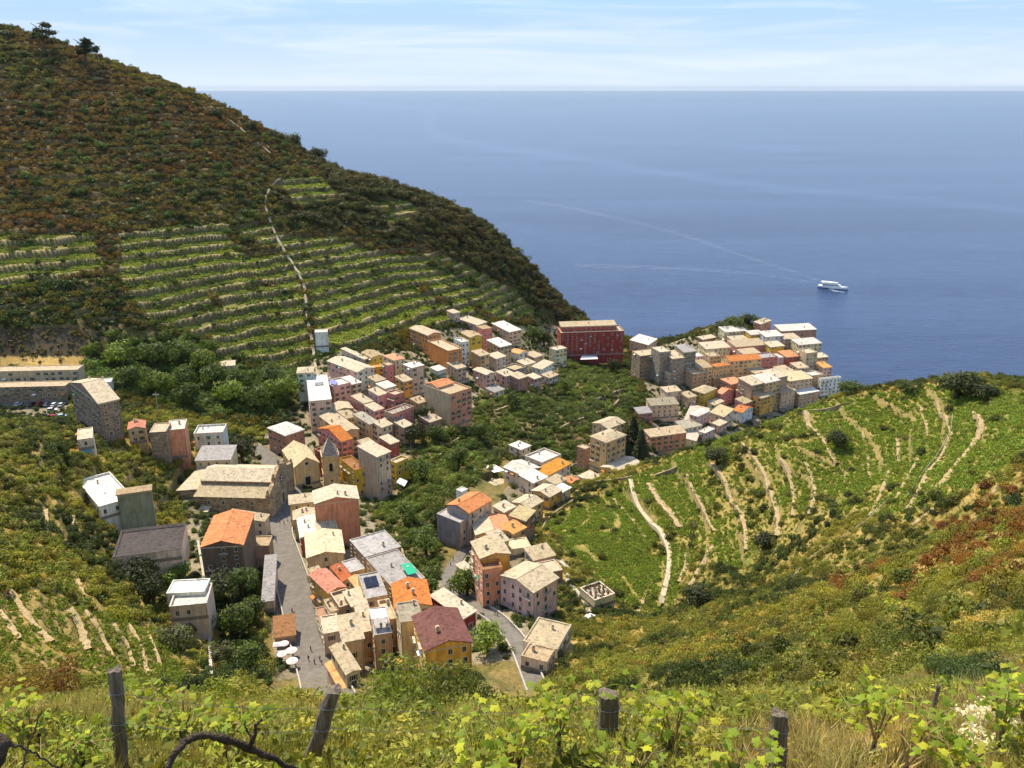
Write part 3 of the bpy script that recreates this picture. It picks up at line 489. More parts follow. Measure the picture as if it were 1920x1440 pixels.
    PADS.append((o, b, a, R, L, zb)); HOUSES.append(dict(e=e, o=o, b=b, a=a, R=R, L=L, zb=zb, zt=zt, h=h, roof=ro)); return HOUSES[-1]
G1 = 'houses along the main street'; G2 = 'houses round the upper square'; G3 = 'houses climbing the slope behind the church'; G4 = 'houses in the middle of the village'; G5 = 'houses along the stream street'; G6 = 'houses on the harbour rock'; G7 = 'houses on the upper edge of the village'
TABLE = [
 (G1, 95, [
 (590,945,6,672,75,85,'gl','sal','cr','tall salmon house with a blank gable wall and cream roof below the bell tower',dict(win='L',ch=2)),
 (543,946,3.5,588,75,45,'s','och','cr','low ochre house with cream roof at the head of the main street',{}),
 (551,975,4,597,75,40,'gl','cre','cr','small cream gabled house wedged below the low ochre one',dict(win='R')),
 (564,1008,8,620,72,35,'gl','red','wr','maroon gabled house with whitish roof on the main street',dict(win='L')),
 (576,1046,9,645,75,42,'gl','bei','ye','beige house with pale yellow roof and dormer gable by the street',{}),
 (684,1046,655,752,58,45,'p','brn','gr','long brown house with flat grey roof beside the gully',{}),
 (736,1104,686,797,58,46,'p','och','gr','ochre house with flat light grey roof under a green awning',{}),
 (616,1112,581,647,52,50,'gl','amb','rd','yellow street house with red tiled gable and a skylight',dict(balc=.2)),
 (643,1090,622,660,58,48,'gl','och','rd','narrow ochre house with red tiled roof behind the skylight one',{}),
 (672,1106,655,693,58,50,'gl','peach','am','small peach house with bright orange roof among the terraces',{}),
 (687,1124,671,727,70,60,'p','tan','gr','tan house with grey flat roof and solar panels',dict(ch=0)),
 (637,1143,619,668,60,50,'f','brn','tn','brown house with a cluttered tan roof terrace',dict(ch=2)),
 (680,1185,664,702,70,60,'s','tan','cr','slim tan house with cream roof between two terraces',{}),
 (644,1204,5.5,681,72,62,'s','tan','cr','broad tan house with cream roof near the lower street end',{}),
 (702,1196,7,735,75,64,'f','tan','gr','tan house with roof terrace and potted plants at the alley',{}),
 (602,1175,591,622,68,30,'p','cre','bn','small cream lean-to with brown flat roof on the street side',dict(ch=0)),
 (607,1190,5,638,72,40,'p','gei','cr','greige street house with one shuttered window under flat roof',dict(ch=0)),
 (742,1142,7,808,78,88,'gl','bei','og','tall beige house with orange tiled gable roof at the gully side',dict(win='R',ch=2)),
 (751,1169,5,793,75,95,'p','bei','ol','tower-like beige house with greyish flat roof beside the dark alley',dict(win='L',ch=1)),
 (798,1220,8,884,72,60,'gl','amb','mb','bright orange-yellow house with dark maroon roof',dict(balc=.3,ch=1)),
 (868,1160,808,892,42,30,'s','mar','cr','low maroon walled house with broad cream roof',dict(win='R')),
 (1045,1219,981,6.4,22,20,'p','wht','cr','house with broad tan flat roof at the street end',dict(ch=1)),
 (1026,1243,977,3.2,22,20,'p','gei','tn','lower greige wing with tan flat roof at the street end',dict(ch=1)),
 (650,1264,620,668,60,30,'gl','cre','cr','cream roofed cottage at the foot of the main street',dict(ch=1)),
 (640,1294,612,668,60,34,'gl','peach','am','orange roofed cottage half hidden by the near hillside',dict(ch=0)),
 ]),
 (G2, 100, [
 (377,1026,12,455,83,55,'gl','dkb','og','dark walled house with wide orange tiled roof below the church',dict(win='R',balc=.5,ch=0)),
 (495,978,427,3,5,32,'s','gei','cr','greige annex with cream roof in front of the church',dict(win='L')),
 (211,1050,10,340,75,13,'f','gei','dk','low house with large dark flat roof and pale rim',dict(ch=0,win='R')),
 (186,954,145,250,50,20,'f','wht','wr','white house with a dazzling white flat roof on the left slope',dict(ch=1)),
 (219,928,210,283,70,72,'s','teal|grn','tn','grey-green tower block with tan roof beside the white roof',dict(win='',ch=0)),  # left wall lighter than the front: sunlight is put into its colour
 (312,1114,4,383,85,28,'p','wht','wr','white roofed house above the white terrace',dict(ch=0)),
 (318,1142,6,388,80,22,'f','gei','wr','house with a white roof terrace over grey walls',dict(ch=0)),
 (458,1026,4,504,85,26,'p','brn','tn','tan roofed pergola house next to the orange tiled one',dict(ch=0)),
 (515,1196,5,553,75,16,'s','brn','bn','low shed with brown roof by the white parasols',dict(ch=0,win='')),
 (492,1128,13,508,78,18,'s','gei','gr','long narrow grey roofed shed along the street wall',dict(ch=0,win='')),
 ]),
 (G7, 150, [
 (185,757,131,223,47,66,'gr','stn','cr','tall stone apartment house with cream roof beside the car park',dict(ch=1)),
 (178,719,4,208,75,18,'p','wht','wr','white cube hut behind the stone apartment house',dict(win='R')),
 (-42,698,5,145,86,31,'p','bei','tn','long pale building with paired windows under the dry bank',dict(ch=0,win='R')),
 (-42,728,5,122,86,29,'p','stn','tn','dark stone building with small windows facing the car park',dict(ch=0,win='R')),
 (145,826,7,174,65,18,'p','gei','cr','small cream flat roofed shed below the stone apartment house',dict(ch=0)),
 (312,808,7,346,75,52,'p','sal','wr','salmon walled block with white roof near the utility pole',dict(win='',ch=1)),
 (363,816,6,418,82,30,'f','wht','wr','white house with rim wall and two dark windows',{}),
 (366,864,7,431,86,26,'s','bei','gr','house with a grey sloping roof just above the church',{}),
 (240,806,5,271,70,26,'gl','och','rd','small ochre house with patchy red roof left of the ruin',{}),
 (280,812,6,311,80,46,'p','stn','tn','dark stone shell of a house left of the salmon block',dict(win='',ch=0)),
 (415,687,4,440,75,11,'s','gei','cr','tiny cream roofed hut among the trees of the lower terraces',dict(ch=0)),
 (590,624,4,614,80,27,'p','wht','wr','pale grey water hut beside the long stairway',dict(win='',ch=0)),
 ]),
 (G3, 195, [
 (535,817,502,570,42,42,'h','brk','wr','brick red house with white hipped roof on the upper square',{}),
 (580,753,572,622,75,60,'p','pnk|gei','wr','tall pink house with white roof and a tank at the slope edge',dict(ch=0)),  # greyish front beside bright pink side: sun and shade put into wall colours
 (557,700,6,587,80,56,'h','mint','cr','slim mint green tower house below the stairway',{}),
 (625,727,606,658,50,40,'f','pnk','wr','pink house with white roof terrace and blue awning',{}),
 (670,698,614,702,45,40,'gl','pnk|wht','cr','wide house with cream roof, pink side and white front',{}),
 (697,671,678,720,55,26,'gl','yel','tn','bright yellow house near the top of the slope',{}),
 (698,692,4,720,60,20,'f','yel','am','yellow terrace annex below the bright yellow house',dict(ch=0)),
 (683,674,640,691,40,22,'s','gei','cr','low cream roofed house left of the bright yellow one',{}),
 (740,676,719,759,50,52,'h','bei','og','beige house with orange hipped roof at the top of the row',{}),
 (772,690,756,795,50,54,'h','gei','wr','tall greige house with whitish hipped roof ending the top row',{}),
 (727,686,717,738,50,46,'p','ros','cr','narrow rose house squeezed beside the orange hipped one',{}),
 (660,721,642,677,50,32,'s','gei','wr','greige house with whitish roof behind the pink terrace house',{}),
 (682,757,659,699,45,42,'s','ros','cr','rose house with cream roof in the middle terrace row',{}),
 (710,742,691,726,45,46,'s','pnk','cr','pink house with cream roof, third of the middle row',{}),
 (722,729,706,742,45,50,'s','cre','wr','pale yellow house with white roof above the middle row',{}),
 (628,771,6,662,65,36,'gl','och','cr','ochre cottage with cream gable next to the tall pink house',{}),
 (740,743,725,757,45,46,'f','ros','tn','deep rose house with roof terrace at the row end',dict(balc=.2)),
 (737,779,720,776,40,44,'f','brn|ros','ol','brown and rose house with railed roof terrace over the gully',dict(balc=.3)),
 (693,796,663,709,45,42,'s','och','ol','ochre house with olive grey roof above the church tower',{}),
 (642,812,598,673,55,46,'gl','och','cr','large ochre house with cream gable roof behind the orange one',{}),
 (640,828,596,660,48,55,'gr','ros','og','rose house with vivid orange roof right behind the spire',dict(balc=.2)),
 (707,857,671,732,40,90,'s','grb|gei','cr','tallest grey-brown house with balconies right of the bell tower',dict(balc=.6,win='R')),
 (665,885,636,687,55,46,'f','yel','bn','golden yellow house with red terrace at the foot of the tower',dict(balc=.4)),
 (732,833,712,748,45,36,'s','red','cr','small crimson house with cream roof behind the tallest house',{}),
 (743,871,730,766,40,42,'f','yel','cr','small yellow house with awning at the gully rim',{}),
 ]),
 (G4, 225, [
 (840,660,801,866,56,40,'f','org','cr','large orange house with a blank side wall and roof terrace',dict(win='R',balc=.4)),
 (802,629,768,826,52,38,'gl','org','tn','brownish orange house with tan roof adjoining the large orange one',{}),
 (865,644,6,880,58,46,'f','wht','wr','narrow white house right of the large orange house',dict(balc=.3)),
 (882,633,8,904,60,46,'gl','yel','tn','narrow mustard yellow house in the upper middle row',dict(balc=.2)),
 (905,618,6,923,60,46,'p','ros','tn','narrow rose house right of the mustard one',{}),
 (895,610,857,913,35,15,'s','lil','cr','low pale lilac house behind the mustard and rose houses',{}),
 (955,623,922,977,50,25,'s','peach','wr','peach house with pale roof at the upper row end',{}),
 (938,651,913,959,50,40,'s','tan','wr','tan house with pale roof below the peach one',dict(balc=.2)),
 (973,664,956,989,45,18,'gl','wht','am','white cottage with small orange roof',{}),
 (844,742,795,884,45,60,'f','bei|sal','tn','tall house with blank beige side and salmon front over the gully',dict(win='R',balc=.5)),
 (820,727,799,850,45,58,'gr','bei','og','beige attic with long orange roof behind the beige and salmon house',dict(win='R')),
 (912,703,887,928,50,30,'gl','pnk','cr','pinkish house with cream gable below the middle row',{}),
 (927,736,911,946,45,12,'s','gei','gr','low grey roofed outhouse under the pinkish gabled house',dict(ch=0)),
 (965,696,944,986,45,24,'f','stg','tn','grey stone house with terrace in the garden cluster',{}),
 (1015,693,997,1038,30,18,'s','wht','cr','white cottage with cream roof in the garden cluster',{}),
 (1002,711,987,1015,45,20,'s','pnk','cr','pale pink cottage, lowest of the garden cluster',{}),
 (972,711,954,989,45,26,'s','brk','tn','brick pink house in the garden cluster',{}),
 (1002,671,984,1018,45,22,'s','tan','tn','tan house with tan roof at the top of the garden cluster',{}),
 (1042,657,1030,1063,55,30,'p','cre','cr','cream yellow house left of the big red hotel',{}),
 (820,696,807,836,45,10,'s','wht','wr','white hut in the garden below the large orange house',dict(ch=0,win='')),
 (850,588,838,862,45,14,'s','gei','tn','lonely grey hut on the terraces above the village',dict(ch=0)),
 ]),
 (G5, 200, [
 (1140,804,1111,1172,48,54,'gr','och','cr','ochre house with cream roof behind the hipped villa',{}),
 (1137,830,1107,1174,48,56,'h','och','cr','ochre villa with cream hipped roof and balconies',dict(balc=.3)),
 (1097,843,1082,1107,45,38,'p','brk','tn','brick brown annex left of the ochre villa',dict(ch=0)),
 (977,843,955,995,45,24,'h','gei','wr','small house with white pyramid roof above the stream',{}),
 (1016,870,984,1052,45,26,'f','gei','wr','greige house with bright white roof terrace',{}),
 (1020,896,4,1070,40,25,'s','wht','am','white house with amber tiled roof',{}),
 (980,891,945,1013,45,32,'gl','gei','wr','greige house with white gable roof left of the amber one',{}),
 (927,925,895,958,42,52,'gr','pnk','cr','tall pinkish brown house with long cream gable roof',dict(balc=.2)),
 ]),
 (G5, 120, [
 (879,962,838,921,38,64,'gr','gry|gei','og','tall grey house with orange tiled gable roof',dict(win='R',balc=.3)),
 (862,981,819,5,38,48,'p','gry|gei','gr','grey fronted house with flat grey roof below the orange gable',dict(win='R')),
 (866,923,855,877,40,26,'p','wht','wr','tiny white hut beside the tall grey house',dict(win='')),
 (1030,932,997,1052,40,24,'gr','amb','cr','amber cottage with cream gable above the vines',{}),
 (1055,923,1039,1070,40,20,'s','gei','wr','small whitish roofed cottage right of the amber one',{}),
 (992,954,960,1018,40,28,'gr','och','cr','ochre cottage with cream gable at the hill foot',{}),
 (985,977,956,1003,25,38,'s','brk','ye','terracotta brown house with pale yellow roof',{}),
 (893,1003,7,960,78,36,'gl','amb','cr|og','amber house with roof half cream and half vivid orange',{}),
 (901,1047,884,956,72,86,'gl','amb','cr','tall amber house with cream gable above the stream street',dict(win='L',balc=.5,ch=2)),
 (905,1073,8,942,75,68,'f','sal','bn','salmon house with roof terrace between the amber and lilac houses',{}),
 (1000,1111,939,1046,44,62,'gr','lil','cr','four storey lilac house with cream gable roof',dict(balc=.15,ch=0)),
 (1001,1051,984,1041,65,22,'s','lil','cr','small lilac house behind the four storey one',{}),
 (1018,1077,4,1055,70,18,'p','brn','tn','tan flat roofed lean-to beside the lilac houses',dict(ch=0,win='')),
 (958,1031,4,996,75,14,'p','cre','ye','low cream outbuilding with yellowish flat roof',dict(ch=0,win='')),
 (1115,1130,1087,1153,60,12,'f','cre','pk','white terrace house with planters below the vineyard path',dict(ch=0)),
 (872,1073,856,886,50,12,'s','gei','cr','cream lean-to roof beside the tall amber house',dict(ch=0,win='')),
 ]),
 (G5, 200, [
 (1160,888,1127,1202,45,22,'gr','amb','cr','amber house with wide cream roof at the ridge edge',{}),
 (1110,906,1085,1131,45,16,'s','cre','cr','cream cottage with cream roof near the ridge edge',{}),
 (1072,906,1056,1086,45,16,'gl','amb','og','amber cottage with small orange roof',{}),
 ]),
 (G6, 255, [
 (1215,647,1181,1232,30,18,'s','peach','wr','low peach house with whitish roof nearest the far shore',{}),
 (1201,668,8,1238,70,44,'p','stn','cr','brown stone tower house with cream roof at the town edge',{}),
 (1238,661,8,1258,70,60,'p','stg','cr','tall grey stone house, second from the town edge',{}),
 (1261,673,8,1284,70,52,'s','stg','tn','grey stone house with tan roof, third from the town edge',{}),
 (1283,661,8,1305,70,60,'s','stg','gr','tall grey stone house with grey roof, fourth from the town edge',{}),
 (1307,669,5,1319,70,26,'p','pnk','wr','narrow pinkish white house behind the stone row',{}),
 (1318,637,1308,1343,60,15,'s','brk','cr','red-brown cottage with cream roof below the rock top',{}),
 (1324,655,8,1370,75,26,'s','cre','cr','pale yellow house with broad cream roof',{}),
 (1380,651,8,1438,75,24,'s','ros','cr','rose house with long cream roof in the upper town',{}),
 (1360,623,7,1401,75,20,'s','cre','wr','pale yellow house with white roof just under the rock top',{}),
 (1426,608,1413,1446,45,17,'s','sal','cr','red cube house standing highest beside the rock top',{}),
 (1436,632,7,1469,75,19,'s','blu','wr','bluish white house with white roof in the upper town',{}),
 (1465,621,8,1531,80,15,'s','brk','wr','long brick pink house with whitish roof on the seaward crest',{}),
 (1471,636,6,1500,75,20,'s','pnk','tn','pink house with tan roof under the seaward crest',{}),
 (1498,647,7,1541,75,25,'s','cre','wr','yellowish house with white roof near the sea side',{}),
 (1512,664,7,1533,72,42,'f','bei','cr','beige house with stacked balconies on the sea side',dict(balc=.5)),
 (1534,671,6,1553,72,22,'s','tan','cr','tan cottage with cream roof on the sea side',{}),
 (1536,691,6,1560,72,22,'s','pnk','am','pinkish cottage with orange roof nearest the open sea',{}),
 (1475,670,7,1498,72,30,'s','red','og','brick red house with orange roof in the middle of the rock town',{}),
 (1460,671,6,1476,72,27,'p','lil','wr','pale lilac house left of the brick red one',{}),
 (1429,673,7,1459,72,34,'f','ros','gr','rose house with grey terrace in the middle of the rock town',{}),
 (1369,678,8,1428,75,46,'gr','och','og','large ochre house with long orange roof',dict(balc=.1)),
 (1343,688,1334,1369,65,40,'h','och','og','ochre house with orange hipped roof left of the large ochre one',{}),
 (1312,691,8,1336,70,36,'s','och','tn','ochre house with tan roof beside the grey stone row',{}),
 (1321,738,1297,1344,45,32,'h','yel','cr','golden house with cream hipped roof at the harbour street',{}),
 (1354,739,1343,1376,50,27,'gl','ros','og','rose house with orange roof beside the golden one',{}),
 (1392,736,1380,1421,45,25,'s','sal','cr','reddish house with cream roof above the harbour street',{}),
 (1410,723,8,1437,60,50,'s','brn','cr','brownish house with cream roof in the front rank',dict(balc=.2)),
 (1435,719,8,1463,60,52,'s','och','wr','ochre house with white roof in the front rank',dict(balc=.2)),
 (1452,710,8,1477,60,50,'s','tan','cr','tan house with cream roof in the front rank',dict(balc=.1)),
 (1470,700,7,1491,65,32,'s','cre','cr','cream house with cream roof behind the front rank',{}),
 (1480,715,8,1524,70,40,'s','peach','ye','wide pinkish tan house with yellowish roof in the front rank',{}),
 (1540,713,1536,1577,72,32,'f','wht','wr','white house with balconies at the seaward end of the front rank',dict(balc=.4)),
 (1221,761,6,1273,80,24,'s','peach','ol','pinkish tan house with grey-tan roof below the stone row',{}),
 (1198,776,5,1223,75,13,'s','ros','gr','small rose house with grey roof left of the pinkish tan one',{}),
 (1220,820,5,1287,72,30,'s','sal','tn','long brick orange house with tan roof in the valley',{}),
 (1283,804,6,1316,65,20,'s','mint','ol','mint grey house with olive roof in the valley',{}),
 (1308,781,1293,1331,45,24,'h','lil','wr','lilac house with white hipped roof below the golden house',{}),
 (1357,782,1331,1376,35,20,'s','gei','ye','greige house with yellowish roof right of the lilac one',{}),
 (1392,774,1375,1412,45,22,'gl','blu','og','bluish white house with orange roof at the hill edge',{}),
 (1348,799,1335,1363,45,15,'s','pnk','cr','small pink house with cream roof near the hill edge',{}),
 (1305,827,1268,1334,20,15,'s','cre','pk','low house with pinkish cream roof touching the hill edge',{}),
 (1322,813,1309,1341,45,18,'p','lil','pk','lilac house with terrace at the hill edge',{}),
 ]),
 (G3, 190, [
 (600,851,590,626,50,45,'f','red','bn','deep red house with terrace just left of the spire',{}),
 (668,773,658,685,45,26,'p','gei','tn','small greige house squeezed into the middle terrace row',{}),
 (785,757,769,802,45,20,'s','och','tn','low ochre house below the whitish hipped roof',{}),
 (806,792,785,827,45,26,'s','brk','tn','brick brown outbuilding left of the beige and salmon house',{}),
 (650,691,631,673,45,24,'s','pnk','cr','low pink house left of the wide cream roof',{}),
 (705,716,690,723,45,36,'s','bei','cr','beige house with cream roof under the yellow annex',{}),
 (757,716,741,773,48,42,'s','amb','cr','amber house with cream roof below the orange hipped one',dict(balc=.2)),
 (702,771,684,719,45,40,'s','pnk','cr','pink house with cream roof, lower end of the middle row',dict(balc=.2)),
 (716,802,700,736,45,40,'s','cre','cr','cream house behind the crimson one',{}),
 (757,802,740,774,45,34,'s','tan','cr','tan house with cream roof over the dark gully trees',{}),
 (690,841,671,709,48,52,'s','ros','cr','rose house with cream roof between spire and tallest house',dict(balc=.2)),
 (650,785,633,668,50,34,'s','peach','cr','peach house with cream roof under the ochre cottage',{}),
 ]),
 (G4, 225, [
 (930,673,914,949,48,26,'s','gei','cr','greige house below the tan one in the middle village',{}),
 (985,685,969,1004,45,18,'s','bei','cr','beige cottage in the garden cluster',{}),
 (1030,709,1015,1047,40,14,'s','gei','tn','low greige cottage at the right of the garden cluster',{}),
 (857,692,838,874,50,24,'s','peach','tn','peach house at the foot of the narrow white one',{}),
 (900,668,884,918,52,34,'s','och','tn','ochre house below the mustard and rose houses',dict(balc=.3)),
 (948,706,930,966,46,24,'s','pnk','cr','pink house left of the brick pink one in the garden cluster',{}),
 ]),
 (G1, 95, [
 (600,1004,5,634,70,42,'s','bei','cr','beige house with cream roof at the foot of the salmon gable',{}),
 (657,1075,640,684,58,42,'p','och','gr','ochre house with grey roof behind the red tiled roofs',{}),
 (660,1137,645,690,60,52,'s','brn','cr','brown house with cream roof below the solar panels',{}),
 (620,1152,607,646,62,44,'f','cre','tn','cream house with tan roof terrace facing the street',dict(balc=.3)),
 (592,1086,579,608,55,32,'s','amb','tn','small amber house on the street corner',{}),
 (722,1168,708,744,70,60,'f','peach','tn','peach house with small terrace beside the dark alley',{}),
 ]),
 (G5, 120, [
 (1000,906,974,1026,45,26,'s','gei','wr','greige house with whitish roof behind the amber cottage',{}),
 (1042,909,1024,1062,42,18,'s','wht','cr','white cottage right of the amber tiled house',{}),
 (962,1001,940,986,45,28,'s','och','am','ochre house with amber roof beside the terracotta one',{}),
 (945,961,925,966,42,36,'s','pnk','cr','pink house with cream roof in the stream street row',dict(balc=.2)),
 (930,1020,912,954,60,30,'s','bei','cr','beige house with cream roof above the tall amber one',{}),
 ]),
 (G6, 255, [
 (1300,701,6,1326,65,30,'s','tan','tn','tan house in the gap right of the grey stone row',{}),
 (1332,669,6,1351,70,26,'p','peach','cr','peach house behind the orange hipped roof',{}),
 (1395,665,6,1426,72,28,'s','pnk','cr','pink house behind the large orange roof',{}),
 (1445,651,6,1471,72,22,'s','yel','cr','golden house in the upper rock town',{}),
 (1416,701,7,1441,65,36,'s','och','cr','ochre house behind the brownish front rank house',{}),
 (1497,691,6,1516,70,30,'s','peach','cr','peach house below the beige balcony house',{}),
 (1522,706,6,1543,70,30,'f','tan','wr','tan house with white terrace left of the seaward white house',{}),
 (1371,721,6,1393,55,30,'s','brk','og','brick house with orange roof behind the reddish one',{}),
 (1252,702,6,1277,68,24,'s','stg','tn','low grey stone house under the tall stone row',{}),
 (1290,746,5,1306,60,20,'s','tan','cr','small tan house left of the golden one',{}),
 (1250,736,5,1277,70,18,'s','gei','tn','low greige house above the pinkish tan one',{}),
 (1397,757,5,1421,50,24,'s','ros','cr','rose house in front of the brownish front rank house',{}),
 (1427,747,6,1452,55,34,'s','amb','cr','amber house at the bottom of the front rank',{}),
 (1500,740,6,1536,65,26,'s','tan','wr','tan house with white roof at the bottom of the front rank',{}),
 (1465,738,6,1492,60,30,'s','peach','cr','peach house with cream roof at the bottom of the front rank',{}),
 (1340,760,1326,1358,45,22,'s','cre','cr','cream house below the golden hipped one',{}),
 (1375,640,6,1405,74,16,'s','peach','cr','peach cottage under the white roof near the rock top',{}),
 (1408,628,5,1432,74,14,'s','yel','wr','small golden cottage beside the red cube house',{}),
 ]),
]
for grp, dm, rows_ in TABLE:
    for (u, v, L, R, th, hp, roof, wall, rcol, lab, kw) in rows_: house(u, v, L, R, th, hp, roof, wall, rcol, lab, dm=dm, group=grp, **kw)
# red hotel: a long lower block with terrace and a set back upper block
hot = house(1052, 626, 10, 1170, 83, 42, 'f', 'mar', 'tn', 'dark red hotel with long terrace above the sea', dm=300, cat='hotel', name='hotel', ch=0)
PUSH_H = hot['o'][1] + 5.5 - ray_hit(1053, 613, 300 * S, 900, hp=42, fn=H1)[0][1]
up_ = house(1053, 613, 6, 1156, 83, 42, 's', 'red', 'cr', 'red upper storey block with long cream roof on top of the hotel', dm=300, cat='hotel', name='hotel_upper_block', ch=2, push=PUSH_H)

def mat_of(e): return Matrix.Translation(e.location) @ Matrix.Rotation(e.rotation_euler[2], 4, 'Z')
inv_ = mat_of(hot['e']).inverted() @ mat_of(up_['e'])
for c_ in list(up_['e'].children):
    c_.parent = hot['e']; c_.matrix_parent_inverse = inv_
    if c_.name.startswith('wall'): c_.name = 'upper_wall'
    elif c_.name.startswith('roof'): c_.name = 'upper_roof'
bpy.data.objects.remove(up_['e']); HOUSES.pop(); hot['e']['label'] = 'dark red hotel with long terrace and cream roofed upper block above the sea'
# ---------------------------------------------------------------- chapel, bell tower, church
M_DARK = plain('dark_opening', (.03,.028,.026), .8, .1)
ch_ = house(552, 876, 530, 598, 62, 37, 'gl', 'och', 'ye', 'yellow chapel with gabled front and dark doorway on the upper square', dm=185, cat='chapel', name='chapel', win='', ch=0, rise=.52)
m = MB(); x = 0; m.box(-1.1, 1.1, -.1, .03, 0, 3.6, 0); m.box(-1.35, -1.1, -.16, .03, 0, 3.85, 1); m.box(1.1, 1.35, -.16, .03, 0, 3.85, 1); m.box(-1.1, 1.1, -.16, .03, 3.6, 3.85, 1); d_ = m.obj('chapel_door', [M_DARK, M_FRAME], ch_['e']); d_.location = (0, -ch_['L'] / 2, 0)
m = MB(); n_ = 12; m.add([(0, -.06, 0)] + [(.7 * math.cos(2 * math.pi * k / n_), -.06, .7 * math.sin(2 * math.pi * k / n_)) for k in range(n_)], [(0, 1 + k, 1 + (k + 1) % n_) for k in range(n_)], 0)
for k in range(n_):
    a0, a1 = 2 * math.pi * k / n_, 2 * math.pi * (k + 1) / n_; m.add([(r_ * math.cos(t), y_, r_ * math.sin(t)) for t in (a0, a1) for r_, y_ in ((.7, -.12), (.9, -.12), (.9, 0))], [(0, 1, 4, 3), (1, 2, 5, 4)], 1)
d_ = m.obj('round_window', [M_DARK, M_FRAME], ch_['e']); d_.location = (0, -ch_['L'] / 2, ch_['h'] + .6)
def bell_tower():
    q, h = ray_hit(604, 857, 190 * S, 900, hp=64, fn=H1); th = math.radians(74); b = np.array([math.sin(th), math.cos(th)]); a = np.array([-math.cos(th), math.sin(th)]); w = unproject_len(q[:2], b, 634, q[2]); zb = q[2] - h
    e = thing('bell_tower', 'tall square bell tower with pointed stone spire on the square', 'tower', (q[0] + (b[0] + a[0]) * w / 2, q[1] + (b[1] + a[1]) * w / 2, zb), math.atan2(b[1], b[0])); k = w / 2; Wl = wallm('och'); Tr = stucco('tower_trim', (.55, .42, .26)); Sp = stone('spire_stone', (.36, .31, .25), 2.0)
    m = MB(); m.box(-k, k, -k, k, -6, h, 0); m.obj('wall', Wl, e); m = MB()
    for z, o_, t in ((h * .45, .28, .5), (h * .18, .2, .4), (h - .3, .38, .55)): m.box(-k - o_, k + o_, -k - o_, k + o_, z, z + t, 0)
    for sx_ in (-1, 1):
        for sy_ in (-1, 1): m.box(*sorted((sx_ * k, sx_ * (k + .1))), *sorted((sy_ * (k - .5), sy_ * (k + .1))), h * .45 + .5, h - .3, 0)
    m.obj('cornice', Tr, e); sh_ = 7.4; kk = k + .1; m = MB(); m.add([(-kk, -kk, h + .26), (kk, -kk, h + .26), (kk, kk, h + .26), (-kk, kk, h + .26), (0, 0, h + sh_)], [(0, 1, 4), (1, 2, 4), (2, 3, 4), (3, 0, 4)]); sp = m.obj('spire', Sp, e)
    m = MB(); m.tube([(0, 0, h + sh_ - .2), (0, 0, h + sh_ + 1.4)], .05, 5); m.box(-.4, .4, -.04, .04, h + sh_ + .8, h + sh_ + .9); m.obj('cross', M_IRON, sp)
    for sx_ in (-1, 1):
        for sy_ in (-1, 1): m = MB(); c = (sx_ * (k - .25), sy_ * (k - .25)); m.box(c[0] - .3, c[0] + .3, c[1] - .3, c[1] + .3, h + .26, h + 1.1); m.add([(c[0] - .38, c[1] - .38, h + 1.1), (c[0] + .38, c[1] - .38, h + 1.1), (c[0] + .38, c[1] + .38, h + 1.1), (c[0] - .38, c[1] + .38, h + 1.1), (c[0], c[1], h + 2.3)], [(0, 1, 4), (1, 2, 4), (2, 3, 4), (3, 0, 4), (3, 2, 1, 0)]); m.obj('pinnacle', Tr, e)
    def arch(wd, ht):
        m = MB(); n = 8; pts = [(-wd, 0, 0), (wd, 0, 0)] + [(wd * math.cos(math.pi * i / n), 0, ht + wd * math.sin(math.pi * i / n)) for i in range(n + 1)]; m.add([(x, -.07, z) for x, y, z in pts], [tuple(range(len(pts)))], 0)
        o_ = [(-wd - .25, 0, -.2), (wd + .25, 0, -.2)] + [((wd + .25) * math.cos(math.pi * i / n), 0, ht + (wd + .25) * math.sin(math.pi * i / n)) for i in range(n + 1)]; L_ = len(pts); vs = [(x, -.13, z) for x, y, z in pts] + [(x, -.13, z) for x, y, z in o_] + [(x, 0, z) for x, y, z in o_]; m.add(vs, [(L_ + i, L_ + (i + 1) % L_, (i + 1) % L_, i) for i in range(L_)] + [(2 * L_ + i, 2 * L_ + (i + 1) % L_, L_ + (i + 1) % L_, L_ + i) for i in range(L_)], 1); return m.mesh('belfry_opening', [M_DARK, Tr])
    am = arch(.75, 3.0)
    for r_ in range(4): t = r_ * math.pi / 2; link('belfry_opening', am, e, (math.sin(t) * k, -math.cos(t) * k, h * .45 + 1.6), t)
    sm = arch(.4, .6)
    for r_ in range(2): t = -r_ * math.pi / 2; link('oval_window', sm, e, (math.sin(t) * k, -math.cos(t) * k, h * .25), t)
    bm_ = MB(); prof = [(0, 1.2), (.25, 1.15), (.4, .7), (.5, .3), (.68, 0)]; bm_.tube([(0, 0, h * .45 + 3 + z) for r, z in prof][::-1], [max(r, .02) for r, z in prof][::-1], 8); bm_.obj('bell', plain('bronze', (.22, .15, .06), .4, .1, metal=.8), e); PADS.append((q[:2], b, a, w, w, zb))
bell_tower()
